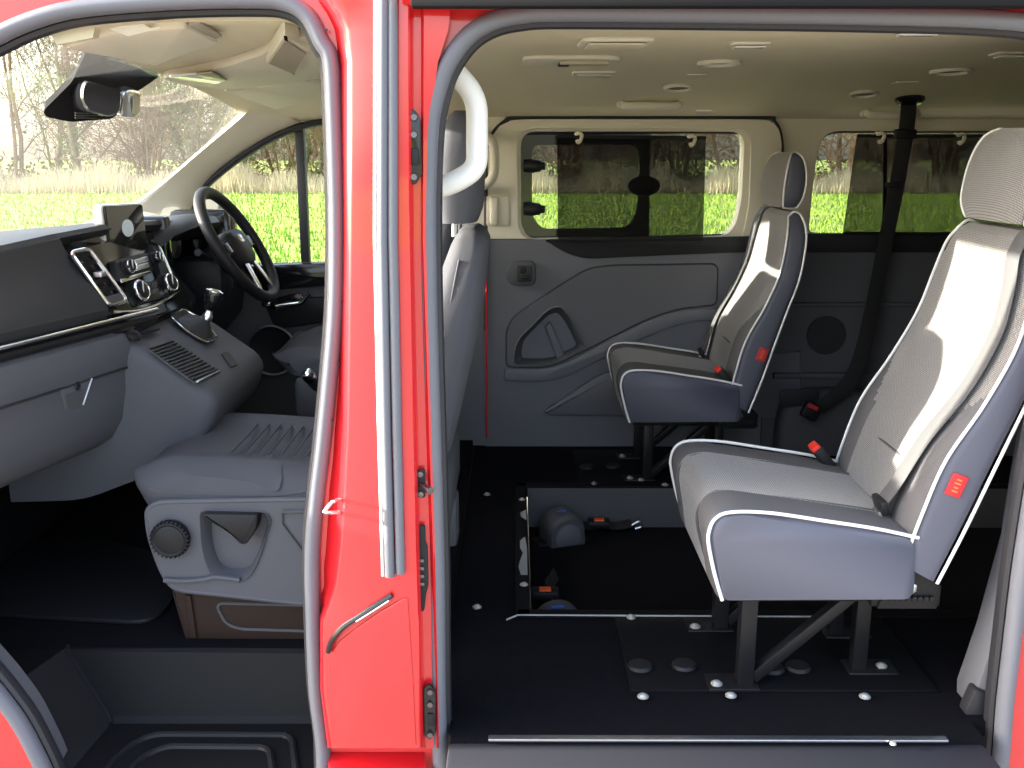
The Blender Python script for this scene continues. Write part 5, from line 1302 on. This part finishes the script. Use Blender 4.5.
g = G(); g.tube(catmull([P(x, y, Y=PY0 - .004) for x, y in ((149, 489), (165, 492), (200, 493.5), (262, 496), (290, 494), (315, 490), (340, 489))], 5), .0025, n=6); g.build('seam', 'greyd', cush)
# side valance with knob and lever
VY = PY0 - .02
vo = rpoly([P(x, y, Y=VY) for x, y in ((146, 510), (158, 503), (200, 502), (330, 500), (360, 500), (360, 606), (300, 604), (246, 598), (172, 590), (160, 570), (148, 535))], [.02, .03, .02, 0, 0, 0, .03, .05, .04, .05, .05], 4)
rec = rpoly([P(x, y, Y=VY) for x, y in ((201, 511), (266, 512), (271, 521), (259, 560), (247, 581), (213, 579), (203, 550))], [.012, .012, .012, .03, .03, .03, .03], 4)
g = G(); g.sheet([(p.x, p.z) for p in vo], [[(p.x, p.z) for p in rec]], lambda u, v: V((u, VY, v)), (0, .05, 0)); val = g.build('side_valance', 'dashgrey', ps, angle=30)
g = G(); g.tube([p + V((0, .0045, 0)) for p in vo], .006, n=8, closed=True); g.build('valance_edge', 'dashgrey', val)
g = G(); c = sum(rec, V()) / len(rec); n = len(rec)
q0 = [lerp(p, c, -.05) + V((0, .0005, 0)) for p in rec]; q1 = [lerp(p, c, -.02) + V((0, -.005, 0)) for p in rec]; q2 = [lerp(p, c, .06) + V((0, .004, 0)) for p in rec]; q3 = [lerp(p, c, .16) + V((0, .03, 0)) for p in rec]
vr = [g.vs(q) for q in (q0, q1, q2, q3)]
for a_ in range(3):
    for i in range(n):
        j = (i + 1) % n; g.face([vr[a_][i], vr[a_][j], vr[a_ + 1][j], vr[a_ + 1][i]], 0)
g.face(vr[3], 0); g.build('lever_recess', 'dashgrey', val, angle=50)
lv_ = rpoly([P(x, y, Y=VY - .022) for x, y in ((202, 514), (258, 515), (256, 530), (246, 545), (240, 545), (226, 531), (206, 521))], [.006] * 7, 3)
tag(G().prism(lv_, (0, .04, 0), bev=.005).build('recline_lever', 'black', ps), 'glossy black recline lever')
g = G(); kc = P(172, 537, Y=VY); g.lathe([(.038, 0), (.039, .012), (.036, .02), (.034, .021), (.030, .018), (.024, .02), (0, .022)], kc, (0, -1, 0), 32)
kb_ = tag(g.build('lumbar_knob', 'black', ps), 'round black ribbed knob')
g = G()
for k in range(28):
    a = k * 2 * math.pi / 28; g.box(kc + V((.0385 * math.cos(a), -.012, .0385 * math.sin(a))), (.004, .016, .004), .001, Matrix.Rotation(-a, 3, 'Y'))
g.build('knob_ridge', 'black', kb_)
g = G(); g.tube([P(x, y, Y=VY - .003) for x, y in ((282, 512), (330, 510))], .004, n=6); g.tube([P(x, y, Y=VY - .003) for x, y in ((282, 512), (282, 524), (306, 556), (330, 580))], .0022, n=6); g.build('valance_seam', 'greyd', val)
g = G(); g.tube(catmull([P(x, y, Y=VY - .004) for x, y in ((164, 580), (186, 581), (206, 579), (216, 577), (240, 580))], 4), .006, n=8); g.build('valance_lip', 'dashgrey', val)
# seat base
bo = [P(x, y, Y=PY0 + .01) for x, y in ((170, 590), (330, 600), (360, 602), (360, 645), (330, 643), (185, 641), (180, 625))]
bs = G().prism(rpoly(bo, [.01, 0, 0, 0, 0, .01, .02], 3), (0, .43, 0), bev=.008).build('seat_base', 'brown', ps)
ip = rpoly([P(x, y, Y=PY0 + .008) for x, y in ((215, 603), (335, 606), (335, 632), (240, 629), (226, 624))], .02, 4)
g = G(); g.tube(ip, .0035, n=6, closed=True); g.build('base_panel_groove', 'greyd', bs)
g = G(); g.bar(P(188, 595, Y=PY0 + .005), P(194, 638, Y=PY0 + .005), .012, .006, .002); g.build('base_rib', 'brown', bs)
# backrest and headrest
bk = back(ps, (-.21, .36), (-.096, .848), .54, .12, .56, 'cabcloth')
g = G(); g.tube(catmull([V((lerp(-.22, -.108, s) + .02 - .02 * s, .56 - .268 + .06 * max(0, (s - .72) / .28) ** 2, lerp(.36, .845, s))) for s in (.1, .3, .5, .7, .85, .97)], 4), .0022, n=6); g.build('seam', 'greyd', bk)
hdp = back(ps, (-.124, .892), (-.116, 1.09), .27, .105, .585, 'cabcloth', 'headrest', pw=3.2, nsec=8, shoulder=.2)
for sg in (-1, 1):
    g = G(); g.tube([V((-.13, PC_ + .01 + sg * .06, .86)), V((-.128, PC_ + .01 + sg * .06, .95))], .007, n=10); g.build('headrest_post', 'steel', ps)
g = G(); g.box((-.2, PC_ + .01, .30), (.12, .44, .14), .03); g.build('rear_cover', 'greyd', ps)
g = G(); g.box((-.16, .60, .2), (.05, .09, .12), .012); g.build('seat_buckle_stalk', 'greyd', ps)
# driver's seat
DY0, DY1 = 1.22, 1.72; dc = (DY0 + DY1) / 2
dsx = P(268, 365, Y=1.3).x
ds = thing('driver_seat', 'dark grey cloth driver seat on the far side of the cab', 'seat', (dsx + .3, dc, CZ))
front_cushion(ds, DY0, DY1, dsx, dsx + .5, P(300, 345, Y=1.4).z - .005, P(300, 372, Y=1.16).z - .03, 'cabcloth')
g = G(); g.box((dsx + .30, dc, .17), (.42, .42, .3), .03); g.build('seat_base', 'black', ds)
back(ds, (dsx + .42, .36), (dsx + .53, .845), .46, .13, dc, 'cabcloth')
back(ds, (dsx + .54, .905), (dsx + .55, 1.08), .27, .115, dc, 'cabcloth', 'headrest', pw=3.2, nsec=8, shoulder=.2)
g = G(); g.box((dsx + .3, DY0 - .015, .34), (.4, .05, .12), .02); g.build('side_valance', 'greyd', ds)
# handbrake
hb0 = P(318, 386, Y=1.06); hb1 = P(309, 376, Y=1.04)
hb = thing('handbrake_lever', 'black handbrake lever with a chrome tip between the front seats', 'handbrake', hb0)
g = G(); g.tube(catmull([V((hb0.x + .12, 1.07, .3)), hb0 + V((.03, .0, -.01)), hb0, lerp(hb0, hb1, .8)], 4), [.02] * 6 + [.017] * 7, n=12); g.build('lever', 'black', hb)
g = G(); g.lathe([(.018, -.012), (.019, 0), (.016, .014), (.01, .018), (0, .018)], hb1, (hb1 - hb0), 16); g.build('lever_tip', 'chrome', hb)
g = G(); g.box((hb0.x + .12, 1.07, .16), (.16, .1, .28), .02); g.build('lever_base', 'black', hb)
# grab handles on the B-pillars
gy = .135
hp = rpoly([P(x, y, Y=gy) for x, y in ((436, 65), (452, 69), (477, 97), (477, 168), (458, 181), (434, 190))], [0, .03, .045, .045, .03, 0], 6)
gh = thing('grab_handle', 'large white D-shaped grab handle on the near B-pillar, bright in the sun', 'grab handle', hp[len(hp) // 2])
g = G(); g.tube([hp[0] + V((-.07, -.03, .0))] + hp + [hp[-1] + V((-.07, -.03, -.01))], .0185, n=14, flat=1.0); g.build('grip', 'white', gh)
for q in (hp[0], hp[-1]): g = G(); g.box(q + V((-.06, -.02, -.002)), (.06, .05, .06), .014); g.build('mount', 'white', gh)
gy = 1.77
hp = [P(x, y, Y=gy) for x, y in ((478, 134), (490, 139), (494, 150), (494, 172), (489, 182), (478, 188))]
gh = thing('grab_handle', 'cream grab handle on the far B-pillar behind the front passenger headrest', 'grab handle', hp[2])
g = G(); g.tube([hp[0] + V((-.05, .05, 0))] + catmull(hp, 6) + [hp[-1] + V((-.05, .05, 0))], .016, n=12); g.build('grip', 'cream', gh)
for q in (hp[0], hp[-1]): g = G(); g.box(q + V((-.05, .04, 0)), (.05, .04, .05), .012); g.build('mount', 'cream', gh)
